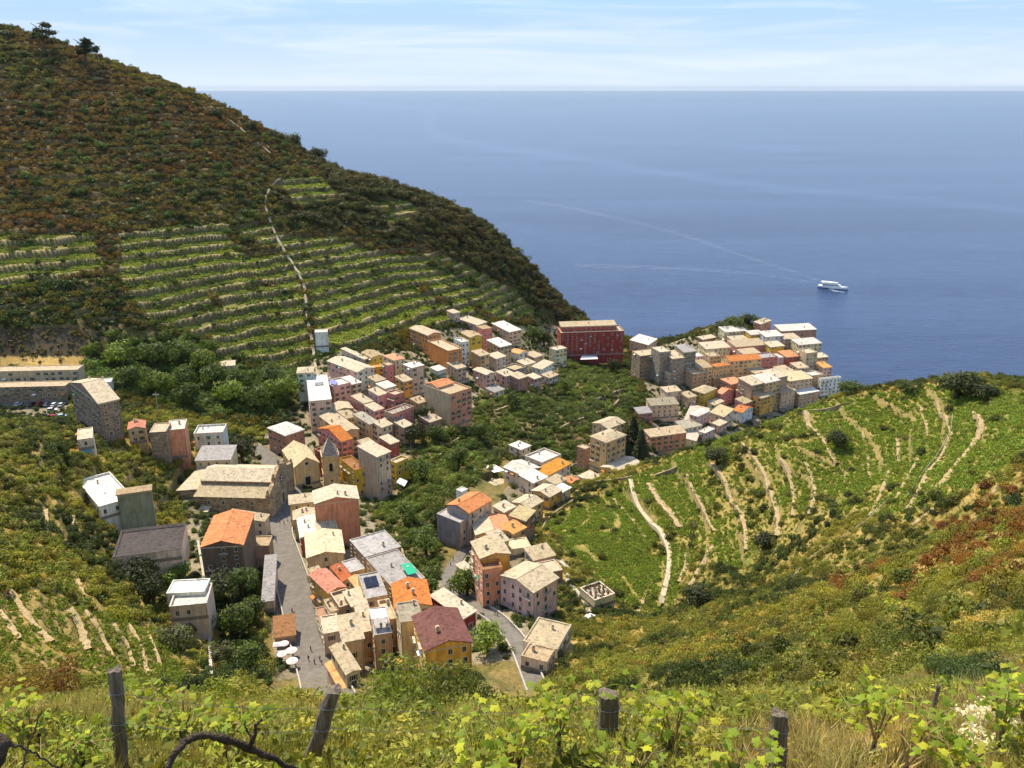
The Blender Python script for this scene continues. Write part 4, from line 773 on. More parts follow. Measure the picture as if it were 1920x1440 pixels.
def church():
    q, h = ray_hit(499, 934, 165 * S, 900, hp=38, fn=H1); th = math.radians(3); b = np.array([math.sin(th), math.cos(th)]); a = np.array([-math.cos(th), math.sin(th)]); L = unproject_len(q[:2], a, 363, q[2]); zb = q[2] - h; D1, DN = 7.5, 7.0; Wd = 2 * D1 + 2 * DN
    e = thing('church', 'long stone church with two-tier cream roof facing the square', 'church', (q[0] + b[0] * Wd / 2 + a[0] * L / 2, q[1] + b[1] * Wd / 2 + a[1] * L / 2, zb), math.atan2(b[1], b[0])); X0, Y0, Y1 = -Wd / 2, -L / 2, L / 2; St = stone('church_stone', (.40, .30, .19), .9); Rf = roofm('cr'); h1, h2, h3 = h + 1.7, h + 3.2, h + 5.4; xa, xb, xc = X0 + D1, 0, -X0 - D1
    m = MB(); m.box(X0, -X0, Y0, Y1, -7, h, 0, 'cdef'); m.add([(X0, Y0, h), (xa, Y0, h1), (xa, Y0, h2), (0, Y0, h3), (xc, Y0, h2), (xc, Y0, h1), (-X0, Y0, h)], [(0, 6, 5, 4, 3, 2, 1)]); m.add([(X0, Y1, h), (xa, Y1, h1), (xa, Y1, h2), (0, Y1, h3), (xc, Y1, h2), (xc, Y1, h1), (-X0, Y1, h)], [(0, 1, 2, 3, 4, 5, 6)])
    m.add([(xa, Y0, h1 - .3), (xa, Y1, h1 - .3), (xa, Y1, h2), (xa, Y0, h2), (xc, Y0, h1 - .3), (xc, Y1, h1 - .3), (xc, Y1, h2), (xc, Y0, h2)], [(0, 3, 2, 1), (4, 5, 6, 7)]); m.obj('wall', St, e)
    for s_ in (-1, 1):
        m = MB(); pts = [(s_ * -X0 * 1.0 + s_ * .5, Y0, h - .1), (s_ * xc, Y0, h1), (s_ * xc, Y1, h1), (s_ * -X0 + s_ * .5, Y1, h - .1)]; m.slab([(x, y, z + .25) for x, y, z in (pts if s_ < 0 else pts[::-1])], .25); m.obj('aisle_roof', Rf, e)
    m = MB(); o_ = .5; k = (h3 - h2) / DN
    for s_ in (-1, 1): pts = [(s_ * (DN + o_), Y0, h2 - o_ * k), (0, Y0, h3), (0, Y1, h3), (s_ * (DN + o_), Y1, h2 - o_ * k)]; m.slab([(x, y, z + .25) for x, y, z in (pts if s_ < 0 else pts[::-1])], .25)
    m.obj('nave_roof', Rf, e)
    m = MB(); pr = [(X0 - .6, h + 1.6), (xa - .4, h1 + 2.0), (xa - .4, h2 + 1.6), (0, h3 + 2.4), (xc + .4, h2 + 1.6), (xc + .4, h1 + 2.0), (-X0 + .6, h + 1.6)]; fr = [(x, Y0 - 1.5, z) for x, z in pr] + [(-X0 + .6, Y0 - 1.5, -7), (X0 - .6, Y0 - 1.5, -7)]; bk = [(x, Y0 - .01, z) for x, y, z in fr]; n = len(fr); m.add(fr + bk, [tuple(range(n - 1, -1, -1)), tuple(range(n, 2 * n))] + [(i, (i + 1) % n, (i + 1) % n + n, i + n) for i in range(n)]); fo = m.obj('facade', St, e)
    for x_, z_ in ((X0 - .2, h + 1.6), (-X0 + .2, h + 1.6), (xa - .2, h2 + 1.7), (xc + .2, h2 + 1.7), (0, h3 + 2.3)): m = MB(); m.box(x_ - .35, x_ + .35, Y0 - 1.2, Y0 - .4, z_ - .3, z_ + .9); m.add([(x_ - .4, Y0 - 1.25, z_ + .9), (x_ + .4, Y0 - 1.25, z_ + .9), (x_ + .4, Y0 - .35, z_ + .9), (x_ - .4, Y0 - .35, z_ + .9), (x_, Y0 - .8, z_ + 1.9)], [(0, 1, 4), (1, 2, 4), (2, 3, 4), (3, 0, 4)]); m.obj('finial', St, fo)
    m = MB(); n = 16; c = (0, h + 1.5); m.add([(0, Y0 - 1.56, c[1])] + [(2.2 * math.cos(2 * math.pi * k / n), Y0 - 1.56, c[1] + 2.2 * math.sin(2 * math.pi * k / n)) for k in range(n)], [(0, 1 + k, 1 + (k + 1) % n) for k in range(n)], 0)
    for k in range(8): t = k * math.pi / 4; m.tube([(0, Y0 - 1.6, c[1]), (2.2 * math.cos(t), Y0 - 1.6, c[1] + 2.2 * math.sin(t))], .09, 4, 1)
    m.obj('rose_window', [M_DARK, M_FRAME], fo); m = MB(); m.box(-1.4, 1.4, Y0 - 1.58, Y0 - 1.45, 0, 4.2, 0); m.box(-1.8, -1.4, Y0 - 1.66, Y0 - 1.45, 0, 4.6, 1); m.box(1.4, 1.8, Y0 - 1.66, Y0 - 1.45, 0, 4.6, 1); m.box(-1.4, 1.4, Y0 - 1.66, Y0 - 1.45, 4.2, 4.6, 1); m.obj('portal', [M_SHUT[1], M_FRAME], fo)
    m = MB(); m.box(X0 + 4, -X0 - 4, Y1, Y1 + 8, -7, h + .4); m.slab([(X0 + 3.6, Y1, h + 1.2), (-X0 - 3.6, Y1, h + 1.2), (-X0 - 3.6, Y1 + 8.4, h + .4), (X0 + 3.6, Y1 + 8.4, h + .4)], .25, 1); m.obj('apse', [St, Rf], e)
    m = MB(); m.box(X0 - 3.2, X0, Y1 - 6, Y1 - 1, -7, h * .45); m.slab([(X0 - 3.6, Y1 - 6.4, h * .45 + .2), (X0, Y1 - 6.4, h * .45 + .9), (X0, Y1 - .6, h * .45 + .9), (X0 - 3.6, Y1 - .6, h * .45 + .2)], .25, 1); m.obj('sacristy', [St, Rf], e)
    for i in range(4): link('window', WIN[4], e, (X0, Y1 - L * (.2 + .2 * i), h * .72), -math.pi / 2)
    PADS.append((q[:2], b, a, Wd, L, zb))
church()
# ---------------------------------------------------------------- people (one continuous skinned body per pose)
PB = []
def person_mesh(pose):
    s = [(0,0,.95),(0,.0,1.15),(0,.01,1.38),(0,.02,1.5),(0,.03,1.6),(0,.02,1.72)]; rad = [.15,.14,.17,.06,.085,.07]; v = [list(p) for p in s]; ed = [(i, i + 1) for i in range(5)]
    st = (.16, .05, .0)[pose]
    for sg in (-1, 1):
        k = len(v); v += [[sg*.1, 0, .88],[sg*.11, sg*st*.6 + .03, .48],[sg*.11, sg*st, .08],[sg*.12, sg*st + .14, .04]]; rad += [.11,.075,.05,.04]; ed += [(0, k), (k, k + 1), (k + 1, k + 2), (k + 2, k + 3)]
        k = len(v); v += [[sg*.2, .0, 1.4],[sg*.26, -sg*st*.6, 1.14],[sg*.25, -sg*st + .06, .9],[sg*.25, -sg*st + .1, .8]]; rad += [.065,.05,.038,.035]; ed += [(2, k), (k, k + 1), (k + 1, k + 2), (k + 2, k + 3)]
    me = bpy.data.meshes.new('person'); me.from_pydata(v, ed, []); o = bpy.data.objects.new('person_source', me); COL.objects.link(o); md = o.modifiers.new('s', 'SKIN'); sv = me.skin_vertices[0].data
    for i, r in enumerate(rad): sv[i].radius = (r, r)
    sv[0].use_root = True; o.modifiers.new('d', 'SUBSURF').levels = 1; dg = bpy.context.evaluated_depsgraph_get(); out = bpy.data.meshes.new_from_object(o.evaluated_get(dg)); bpy.data.objects.remove(o); out.materials.clear()
    for mm in (plain('skin', (.5, .3, .2), .7, .05), plain('shirt_white', (.7, .7, .68), .8, .05), plain('trousers_navy', (.05, .06, .11), .8, .05), plain('hair_dark', (.04, .025, .015), .7, .1)): out.materials.append(mm)
    for p in out.polygons:
        c = p.center; p.material_index = 3 if c.z > 1.66 or (c.z > 1.52 and c.y < 0) else 0 if c.z > 1.47 or (abs(c.x) > .2 and c.z < 1.2) else 1 if c.z > .95 else 2 if c.z > .07 else 3; p.use_smooth = True
    return out
PERSON = [person_mesh(k) for k in range(3)]
terrain, T = build_terrain(); terrain.data.materials.append(ground_mat())
# ---------------------------------------------------------------- foliage
def leaf_mat(name='foliage', inst=True, col=None, trans=.3):
    m, nt, b = base(name); L = nt.links; g = N(nt, 'ShaderNodeNewGeometry')
    if inst: a = N(nt, 'ShaderNodeAttribute', attribute_name='tint', attribute_type='INSTANCER'); src = a.outputs['Color']
    else:
        a = N(nt, 'ShaderNodeObjectInfo'); hs = N(nt, 'ShaderNodeHueSaturation'); hs.inputs['Color'].default_value = (*col, 1); mr = N(nt, 'ShaderNodeMapRange'); mr.inputs['To Min'].default_value = .7; mr.inputs['To Max'].default_value = 1.3; L.new(a.outputs['Random'], mr.inputs['Value']); L.new(mr.outputs['Result'], hs.inputs['Value']); src = hs.outputs['Color']
    r = ramp(nt, [(0, (.62, .6, .6)), (.5, (1, 1, 1)), (1, (1.5, 1.45, 1.2))]); L.new(g.outputs['Random Per Island'], r.inputs['Fac'])
    mx = N(nt, 'ShaderNodeMix', data_type='RGBA', blend_type='MULTIPLY'); mx.inputs['Factor'].default_value = 1; L.new(src, mx.inputs['A']); L.new(r.outputs['Color'], mx.inputs['B'])
    L.new(mx.outputs['Result'], b.inputs['Base Color']); b.inputs['Roughness'].default_value = .6; b.inputs['Specular IOR Level'].default_value = .25
    tr = N(nt, 'ShaderNodeBsdfTranslucent'); ms = N(nt, 'ShaderNodeMixShader'); ms.inputs['Fac'].default_value = trans
    ty = N(nt, 'ShaderNodeMix', data_type='RGBA', blend_type='MULTIPLY'); ty.inputs['Factor'].default_value = 1; ty.inputs['B'].default_value = (1.5, 1.45, .7, 1); L.new(mx.outputs['Result'], ty.inputs['A']); L.new(ty.outputs['Result'], tr.inputs['Color'])
    L.new(b.outputs['BSDF'], ms.inputs[1]); L.new(tr.outputs['BSDF'], ms.inputs[2]); L.new(ms.outputs['Shader'], nt.nodes['Material Output'].inputs['Surface']); return m
M_LEAF = leaf_mat()
def cards(cent, nrm, size, asp=1.0, r=None, fold=False):
    # leaf quads at cent with given normals
    r = r or rng; n = len(cent); nrm = nrm / (np.linalg.norm(nrm, axis=1, keepdims=True) + 1e-9); t = r.normal(size=(n, 3)); a = np.cross(nrm, t); a /= np.linalg.norm(a, axis=1, keepdims=True) + 1e-9; b = np.cross(nrm, a)
    s = np.asarray(size).reshape(-1, 1) * np.ones((n, 1)); a = a * s; b = b * s * asp
    v = np.stack([cent - b, cent + a * .55 - b * .1, cent + b, cent - a * .55 - b * .1], 1).reshape(-1, 3); f = np.arange(4 * n).reshape(n, 4); return v, f
def mesh_from(v, f, name, mats, mi=None):
    me = bpy.data.meshes.new(name); me.from_pydata(v.tolist(), [], f.tolist() if hasattr(f, 'tolist') else f)
    for m in (mats if isinstance(mats, list) else [mats]): me.materials.append(m)
    if mi is not None: me.polygons.foreach_set('material_index', mi)
    me.update(); return me
def lumpy(n, r, flat=1.0, lobes=5, fill=.35):
    # points through a lumpy dome: a few offset lobes
    ctr = r.normal(size=(lobes, 3)) * [.45, .45, .28]; ctr[:, 2] = np.abs(ctr[:, 2]) + .25; rad = r.uniform(.38, .68, lobes); k = r.integers(0, lobes, n)
    d = r.normal(size=(n, 3)); d /= np.linalg.norm(d, axis=1, keepdims=True); rr = rad[k] * (1 - fill * r.random(n) ** 2)
    p = ctr[k] + d * rr[:, None]; p[:, 2] = np.abs(p[:, 2]) * flat; return p, d + r.normal(size=(n, 3)) * .45
PROTO = bpy.data.collections.new('clump_sources'); PN = []
def proto(me): o = bpy.data.objects.new('clump_%02d' % len(PN), me); PROTO.objects.link(o); PN.append(o); return len(PN) - 1
def core(r, flat=1.0, s=.62):
    bm = bmesh.new(); bmesh.ops.create_icosphere(bm, subdivisions=2, radius=s)
    v = np.array([x.co[:] for x in bm.verts]); v *= (1 + .28 * r.normal(size=(len(v), 1)).clip(-1.2, 1.2)); v[:, 2] = v[:, 2] * flat + .3 * flat; f = [[q.index for q in p.verts] for p in bm.faces]; bm.free(); return v, f
def bush(n, size, flat=1.0, seed=0, lobes=5, asp=1.0, withcore=True, cs=.6):
    r = np.random.default_rng(seed); p, d = lumpy(n, r, flat, lobes); v, f = cards(p, d, r.uniform(.7, 1.3, n) * size, asp, r); f = f.tolist()
    if withcore: cv, cf = core(r, flat * .9, cs); off = len(v); v = np.concatenate([v, cv]); f += [[i + off for i in q] for q in cf]
    return proto(mesh_from(v, f, 'clump', M_LEAF))
B_FAR = [bush(110, .27, .85, s) for s in (1, 2, 3)]; B_MID = [bush(420, .13, .9, s, 7) for s in (4, 5, 6)]; B_NEAR = [bush(1700, .045, .9, s, 9, 1.5, withcore=False) for s in (7, 8)]
B_TREE = [bush(900, .115, 1.05, s, 9) for s in (10, 11, 12)]; B_VINE = [bush(90, .26, .42, s, 5, withcore=False) for s in (13, 14, 15)]; B_VINF = [bush(46, .38, .42, s, 5, cs=.5) for s in (16, 17)]
def heath(seed, n=170):
    r = np.random.default_rng(seed); p, d = lumpy(n, r, .95, 6); d = np.stack([d[:, 0], d[:, 1], d[:, 2] * .2], 1); v, f = cards(p, d, r.uniform(.1, .2, n), 2.1, r); cv, cf = core(r, .8, .55); off = len(v); return proto(mesh_from(np.concatenate([v, cv]), f.tolist() + [[i + off for i in q] for q in cf], 'clump', M_LEAF))
B_HEATH = [heath(s) for s in (20, 21, 22)]
def tuft(seed, n=46, h=1.0, spread=.4, w=.022, lean=.5):
    r = np.random.default_rng(seed); V, Fc = [], []
    for i in range(n):
        a = r.uniform(0, 6.28); b0 = np.array([math.cos(a), math.sin(a), 0]) * r.random() * spread; out = np.array([math.cos(a + r.normal() * .6), math.sin(a + r.normal() * .6), 0]) * lean * r.random(); hh = h * r.uniform(.45, 1); s = np.array([-out[1], out[0], 0]); s = s / (np.linalg.norm(s) + 1e-6) * w
        m = b0 + out * .35 + [0, 0, hh * .55]; t = b0 + out + [0, 0, hh]; k = len(V); V += [b0 - s, b0 + s, m - s * .8, m + s * .8, t]; Fc += [[k, k + 1, k + 3, k + 2], [k + 2, k + 3, k + 4]]
    return proto(mesh_from(np.array(V), Fc, 'clump', M_LEAF))
B_TUFT = [tuft(30), tuft(31, 60, 1.0, .55, .016, .8), tuft(32, 30, 1.2, .3, .02, .35)]
def weed(seed, n=70, size=.1):
    r = np.random.default_rng(seed); p = r.normal(size=(n, 3)) * [.33, .33, .0]; p[:, 2] = r.random(n) ** .8 * .8; p[:, :2] *= (1 - .35 * p[:, 2:3]); d = r.normal(size=(n, 3)) * .5 + [0, 0, .7]; v, f = cards(p, d, r.uniform(.6, 1.3, n) * size, 1.35, r); return proto(mesh_from(v, f, 'clump', M_LEAF))
B_WEED = [weed(40), weed(41, 90, .075), weed(42, 50, .14)]
def gn_tree():
    g = bpy.data.node_groups.new('scatter', 'GeometryNodeTree'); g.interface.new_socket('Geometry', in_out='INPUT', socket_type='NodeSocketGeometry'); g.interface.new_socket('Geometry', in_out='OUTPUT', socket_type='NodeSocketGeometry')
    i, o = g.nodes.new('NodeGroupInput'), g.nodes.new('NodeGroupOutput'); ip = g.nodes.new('GeometryNodeInstanceOnPoints'); ci = g.nodes.new('GeometryNodeCollectionInfo'); ci.inputs['Collection'].default_value = PROTO; ci.inputs['Separate Children'].default_value = True; ci.inputs['Reset Children'].default_value = True
    def na(n, t): x = g.nodes.new('GeometryNodeInputNamedAttribute'); x.data_type = t; x.inputs['Name'].default_value = n; return x.outputs['Attribute']
    e = g.nodes.new('FunctionNodeEulerToRotation'); l = g.links; l.new(na('rot', 'FLOAT_VECTOR'), e.inputs[0]); l.new(e.outputs[0], ip.inputs['Rotation']); l.new(na('scl', 'FLOAT_VECTOR'), ip.inputs['Scale']); l.new(na('idx', 'INT'), ip.inputs['Instance Index'])
    ip.inputs['Pick Instance'].default_value = True; l.new(i.outputs[0], ip.inputs['Points']); l.new(ci.outputs[0], ip.inputs['Instance']); l.new(ip.outputs[0], o.inputs[0]); return g
GN = gn_tree(); NINST = {}; FOL = np.array((1.42, 1.36, 1.15))
class Bed:                                     # collects clump positions for one mass of vegetation
    def __init__(s): s.p, s.r, s.s, s.i, s.c = [], [], [], [], []
    def put(s, p, sc, idx, col, tilt=.12, zs=None):
        n = len(p)
        if n == 0: return
        sc = np.broadcast_to(np.asarray(sc, float), (n,)); z = sc if zs is None else sc * zs
        s.p.append(p); s.s.append(np.stack([sc * rng.uniform(.85, 1.2, n), sc * rng.uniform(.85, 1.2, n), z * rng.uniform(.8, 1.2, n)], -1)); s.i.append(rng.choice(idx, n)); s.c.append(np.broadcast_to(col, (n, 3)) * FOL)
        s.r.append(np.stack([rng.normal(0, tilt, n), rng.normal(0, tilt, n), rng.uniform(0, 6.28, n)], -1))
    def make(s, name, label, cat, kind='stuff', parent=None):
        p = np.concatenate(s.p); me = bpy.data.meshes.new(name); me.vertices.add(len(p)); me.vertices.foreach_set('co', p.astype(np.float32).ravel())
        for n, t, k, d in (('rot', 'FLOAT_VECTOR', 'vector', s.r), ('scl', 'FLOAT_VECTOR', 'vector', s.s)): a = me.attributes.new(n, t, 'POINT'); a.data.foreach_set(k, np.concatenate(d).astype(np.float32).ravel())
        a = me.attributes.new('idx', 'INT', 'POINT'); a.data.foreach_set('value', np.concatenate(s.i).astype(np.int32)); c = np.concatenate(s.c); a = me.attributes.new('tint', 'FLOAT_COLOR', 'POINT'); a.data.foreach_set('color', np.concatenate([c, np.ones((len(c), 1))], 1).astype(np.float32).ravel())
        o = bpy.data.objects.new(name, me); COL.objects.link(o); md = o.modifiers.new('scatter', 'NODES'); md.node_group = GN; NINST[name] = len(p)
        if parent: o.parent = parent; o['kind'] = 'stuff'
        else: tag(o, label, cat, None, kind)
        return o
gy = np.diff(ROW)[:, None]; gr = np.diff(RAT)[None]; AREA = gy * gr * (ROW[:-1, None] + gy / 2)
cz_ = T['zone'][:-1, :-1]; cvis = T['vis'][:-1, :-1]; CU, CV = T['u'][:-1, :-1], T['v'][:-1, :-1]; CX, CY = T['X'][:-1, :-1], T['Y'][:-1, :-1]; cwall = T['wall'][:-1, :-1]; cedge = T['edge'][:-1, :-1]; croad = T['road'][:-1, :-1]
inpad = np.zeros(cz_.shape, bool)
for o, b, a, Rr, Ll, zb in PADS:
    c = o + b * Rr / 2 + a * Ll / 2; rad = math.hypot(Rr, Ll) / 2 + 2; m = (np.abs(CX - c[0]) < rad) & (np.abs(CY - c[1]) < rad)
    dx, dy = CX[m] - o[0], CY[m] - o[1]; p, q = dx * b[0] + dy * b[1], dx * a[0] + dy * a[1]; k = inpad[m]; k |= (p > -1.4) & (p < Rr + 1.4) & (q > -1.4) & (q < Ll + 1.4); inpad[m] = k
def sample(mask, dens, hidden=.12):
    lam = AREA * dens * mask * (~inpad) * (~croad) * np.where(cvis, 1.0, hidden); n = rng.poisson(lam); r_, c_ = np.nonzero(n); k = n[r_, c_]; r_, c_ = np.repeat(r_, k), np.repeat(c_, k); a, b = rng.random(len(r_)), rng.random(len(r_))
    g = lambda A: (A[r_, c_] * (1 - a) + A[r_ + 1, c_] * a) * (1 - b) + (A[r_, c_ + 1] * (1 - a) + A[r_ + 1, c_ + 1] * a) * b
    p = np.stack([g(T['X']), g(T['Y']), g(T['Z'])], -1); return p, r_, c_
def mixc(ca, cb, t): t = np.clip(t, 0, 1)[:, None]; return np.array(ca) * (1 - t) + np.array(cb) * t
def jit(c, s=.22): return c * rng.uniform(1 - s, 1 + s, (len(c), 1)) * (1 + rng.normal(0, .06, c.shape))
def nz(p, sc, seed): return fbm(p[:, 0], p[:, 1], sc, seed)
HB, HO, GS, GD, VB, OL = (.112,.070,.032), (.118,.110,.038), (.072,.098,.022), (.030,.046,.014), (.135,.18,.032), (.11,.115,.028)
# -- heath on the far hill
bd = Bed(); p, r_, c_ = sample((cz_ == Z_HEATH), .2 * (1 - .6 * cwall) * np.ones_like(AREA)); t = sstep(.38, .62, nz(p, 60, 41)); t2 = nz(p, 14, 42)
bd.put(p, .9 + 2.0 * rng.random(len(p)) ** 2.2, B_HEATH + B_FAR[:1], jit(mixc(HB, HO, .75 * t + .6 * (t2 - .3)), .4))
p, r_, c_ = sample((cz_ == Z_HEATH), .014 * sstep(.4, .6, fbm(CX, CY, 70, 43)) * 2); bd.put(p, rng.uniform(1.6, 3.8, len(p)), B_MID + B_TREE, jit(mixc(GD, GS, rng.random(len(p)))))
bd.make('heath_scrub', 'brown heath scrub covering the terraces of the far hill', 'scrub')
# -- green scrub on the lower far hill and around the village
bd = Bed(); p, r_, c_ = sample((cz_ == Z_SCRUB) & (CY > 220 * S), .13); bd.put(p, rng.uniform(1.2, 2.8, len(p)), B_FAR + B_MID[:1], jit(mixc(GD, GS, nz(p, 22, 44) * 1.5 - .2))); t = nz(p, 40, 46)
p, r_, c_ = sample((cz_ == Z_SCRUB) & (CY > 220 * S), .03); bd.put(p, rng.uniform(1.5, 3.0, len(p)), B_HEATH, jit(mixc(HB, OL, nz(p, 30, 47))))
p, r_, c_ = sample(np.isin(cz_, [Z_ROCK]), .10); bd.put(p, rng.uniform(1.0, 2.2, len(p)), B_FAR, jit(mixc(GD, OL, rng.random(len(p)))))
p, r_, c_ = sample(((cz_ == Z_DRY) | (cz_ == Z_CLIFF)), np.where(cz_ == Z_CLIFF, .14, .012)); bd.put(p, rng.uniform(.6, 1.4, len(p)), B_FAR, jit(mixc(OL, HB, rng.random(len(p)))))
bd.make('green_scrub', 'green scrub on the foot of the far hill and the harbour rock', 'scrub')
# -- far terraced vineyards
bd = Bed(); p, r_, c_ = sample((cz_ == Z_FVINE), .7 * np.clip(1 - .6 * cwall - 1.1 * cedge, 0, 1)); t = nz(p, 30, 51); k = t > .24; p, t = p[k], t[k]
bd.put(p, rng.uniform(.7, 1.3, len(p)), B_VINF, jit(mixc((.12,.155,.03), (.20,.245,.045), sstep(.3, .65, t))), zs=1.1)
p, r_, c_ = sample((cz_ == Z_FVINE), .01); bd.put(p, rng.uniform(1.2, 2.6, len(p)), B_FAR, jit(mixc(GD, GS, rng.random(len(p)))))
bd.make('terrace_vineyard', 'green vine terraces on the lower slope of the far hill', 'vineyard')
# -- dark wood along the seaward ridge, light wood behind the village
bd = Bed(); p, r_, c_ = sample((cz_ == Z_DWOOD), .055, .3); bd.put(p, rng.uniform(2.2, 4.6, len(p)), B_TREE + B_MID, jit(mixc((.075,.05,.02), (.045,.06,.018), nz(p, 45, 61) * 1.6 - .2), .35), zs=.95)
p, r_, c_ = sample((cz_ == Z_DWOOD), .05); bd.put(p, rng.uniform(1.0, 2.2, len(p)), B_FAR + B_HEATH, jit(mixc(HB, OL, nz(p, 20, 62))))
bd.make('ridge_wood', 'dark mixed wood along the seaward ridge of the far hill', 'wood')
bd = Bed(); p, r_, c_ = sample((cz_ == Z_WOOD), .045); bd.put(p, rng.uniform(2.2, 4.4, len(p)), B_TREE, jit(mixc((.045,.075,.016), (.10,.15,.028), nz(p, 16, 63)), .3))
p, r_, c_ = sample((cz_ == Z_WOOD), .05); bd.put(p, rng.uniform(1.0, 2.0, len(p)), B_MID, jit(mixc(GD, GS, rng.random(len(p)))))
bd.make('village_wood', 'bright green wood behind the upper village', 'wood')
# -- gully gardens and greenery between the houses
bd = Bed(); p, r_, c_ = sample((cz_ == Z_GULLY), .07); bd.put(p, rng.uniform(1.1, 2.9, len(p)), B_TREE + B_MID, jit(mixc((.03,.046,.014), (.12,.155,.03), nz(p, 13, 71) * 1.6 - .25), .3))
p, r_, c_ = sample((cz_ == Z_GULLY), .12); bd.put(p, rng.uniform(.5, 1.2, len(p)), B_MID, jit(mixc(GD, (.12,.15,.03), nz(p, 8, 72))))
p, r_, c_ = sample((cz_ == Z_TOWN) & (CY > 100 * S) & (CY < 420 * S), .1); bd.put(p, rng.uniform(.5, 1.7, len(p)), B_MID, jit(mixc(GD, GS, rng.random(len(p)))))
bd.make('garden_greenery', 'dense garden shrubs in the gully between the streets', 'shrubs')
# -- vineyard spur on the right
bd = Bed(); um = CU; patch = fbm(CX, CY, 30, 81); bright = sstep(.34, .48, patch)
rows_r = ((T['tr'][:-1, :-1] * 4.0 + .25 * fbm(CX, CY, 12, 85)) % 1.0) < 1 - np.clip(3.4 * T['gr'][:-1, :-1], 0, .4); rows_l = ((T['tl'][:-1, :-1] * 3.0 + .2 * fbm(CX, CY, 12, 86)) % 1.0) < 1 - np.clip(2.6 * T['gl'][:-1, :-1], 0, .42)
p, r_, c_ = sample((cz_ == Z_RVINE) & rows_r, 2.0 * np.clip(1 - 1.5 * cwall - .95 * cedge, 0, 1) * (.25 + .75 * bright)); t = bright[r_, c_]
bd.put(p, rng.uniform(.5, .85, len(p)), B_VINE, jit(mixc((.14,.165,.03), np.array(VB) * 1.15, t), .3), zs=1.35)
bd.make('spur_vineyard', 'bright green vine terraces on the spur right of the village', 'vineyard')
bd = Bed(); p, r_, c_ = sample((cz_ == Z_RVINE), .045 * (1.1 - bright)); bd.put(p, rng.uniform(.8, 1.9, len(p)), B_MID, jit(mixc((.045,.062,.016), OL, rng.random(len(p)) ** 1.5)))
p, r_, c_ = sample((cz_ == Z_RVINE), .35 * (1.05 - bright) * (1 - .7 * cwall)); bd.put(p, rng.uniform(.4, .9, len(p)), B_TUFT + B_WEED, jit(mixc((.30,.22,.07), (.15,.16,.035), rng.random(len(p)))))
# -- scrub on the near right slope
near = (cz_ == Z_RSCRUB); brn = in_poly(CU, CV, [(1560,1060),(1700,950),(1920,905),(2200,900),(2200,1060),(1920,1080),(1700,1130),(1560,1170)])
big = near & (CY > 45); p, r_, c_ = sample(big, .16); t = nz(p, 24, 91); bb = brn[r_, c_] & (nz(p, 12, 92) > .535)
col = mixc((.04,.056,.014), (.19,.185,.033), sstep(.36, .66, t)); col[bb] = mixc((.13,.062,.018), (.22,.115,.028), rng.random(bb.sum())); bd.put(p, rng.uniform(.7, 1.7, len(p)), B_MID + B_NEAR, jit(col, .3))
p, r_, c_ = sample(big, 1.2); t = nz(p, 9, 93); bd.put(p, rng.uniform(.35, .85, len(p)), B_TUFT + B_WEED + B_MID[:1], jit(mixc((.13,.15,.03), (.34,.27,.08), sstep(.5, .75, t)), .3))
p, r_, c_ = sample(near & (CY <= 45), 2.6); t = nz(p, 5, 94); bb = brn[r_, c_] & (t > .55); col = mixc((.11,.14,.025), (.22,.23,.045), t * 1.6 - .3); col[bb] = mixc((.20,.11,.03), (.30,.18,.05), rng.random(bb.sum())); bd.put(p, rng.uniform(.35, .8, len(p)), B_WEED + B_TUFT + B_NEAR, jit(col, .3))
bd.make('spur_scrub', 'rough green and rusty scrub on the near right slope', 'scrub')
# -- left slope
bd = Bed(); ls = (cz_ == Z_LSLOPE); p, r_, c_ = sample(ls, .2 * (1 - .5 * cedge)); t = nz(p, 16, 101); bd.put(p, rng.uniform(.8, 2.3, len(p)), B_MID, jit(mixc((.036,.052,.013), (.18,.185,.033), sstep(.34, .66, t)), .3))
p, r_, c_ = sample(ls, .6 * (1 - .8 * cedge)); t = nz(p, 10, 102); bd.put(p, rng.uniform(.4, .9, len(p)), B_TUFT + B_WEED + B_VINE[:1], jit(mixc((.12,.15,.03), (.42,.29,.09), sstep(.5, .72, t)), .25))
lvn = (cz_ == Z_LVINE); p, r_, c_ = sample(lvn & rows_l, 2.0 * np.clip(1 - 1.3 * cwall - .95 * cedge, 0, 1) * (.5 + .5 * sstep(60, 200, CU))); bd.put(p, rng.uniform(.5, .85, len(p)), B_VINE, jit(mixc((.11,.15,.028), (.16,.20,.035), rng.random(len(p)))), zs=1.2)
p, r_, c_ = sample(lvn, .9); bd.put(p, rng.uniform(.25, .6, len(p)), B_TUFT + B_WEED, jit(mixc((.16,.17,.04), (.42,.30,.09), rng.random(len(p)))))
bd.make('slope_scrub', 'green scrub and small vine plots on the left slope', 'scrub')
# ---------------------------------------------------------------- final ground height
def hz(x, y):
    x = np.asarray(x, float); y = np.asarray(y, float); i = np.clip(np.searchsorted(ROW, y) - 1, 0, len(ROW) - 2); fy = np.clip((y - ROW[i]) / (ROW[i + 1] - ROW[i]), 0, 1); r = np.clip((x / np.maximum(y, .1) - RAT[0]) / (RAT[1] - RAT[0]), 0, len(RAT) - 1.001); j = r.astype(int); fr = r - j; Z = T['Z']
    return (Z[i, j] * (1 - fy) + Z[i + 1, j] * fy) * (1 - fr) + (Z[i, j + 1] * (1 - fy) + Z[i + 1, j + 1] * fy) * fr
def gp(u, v, dmin=95, dmax=900): return ray_hit(u, v, dmin * S, dmax, fn=hz)[0]
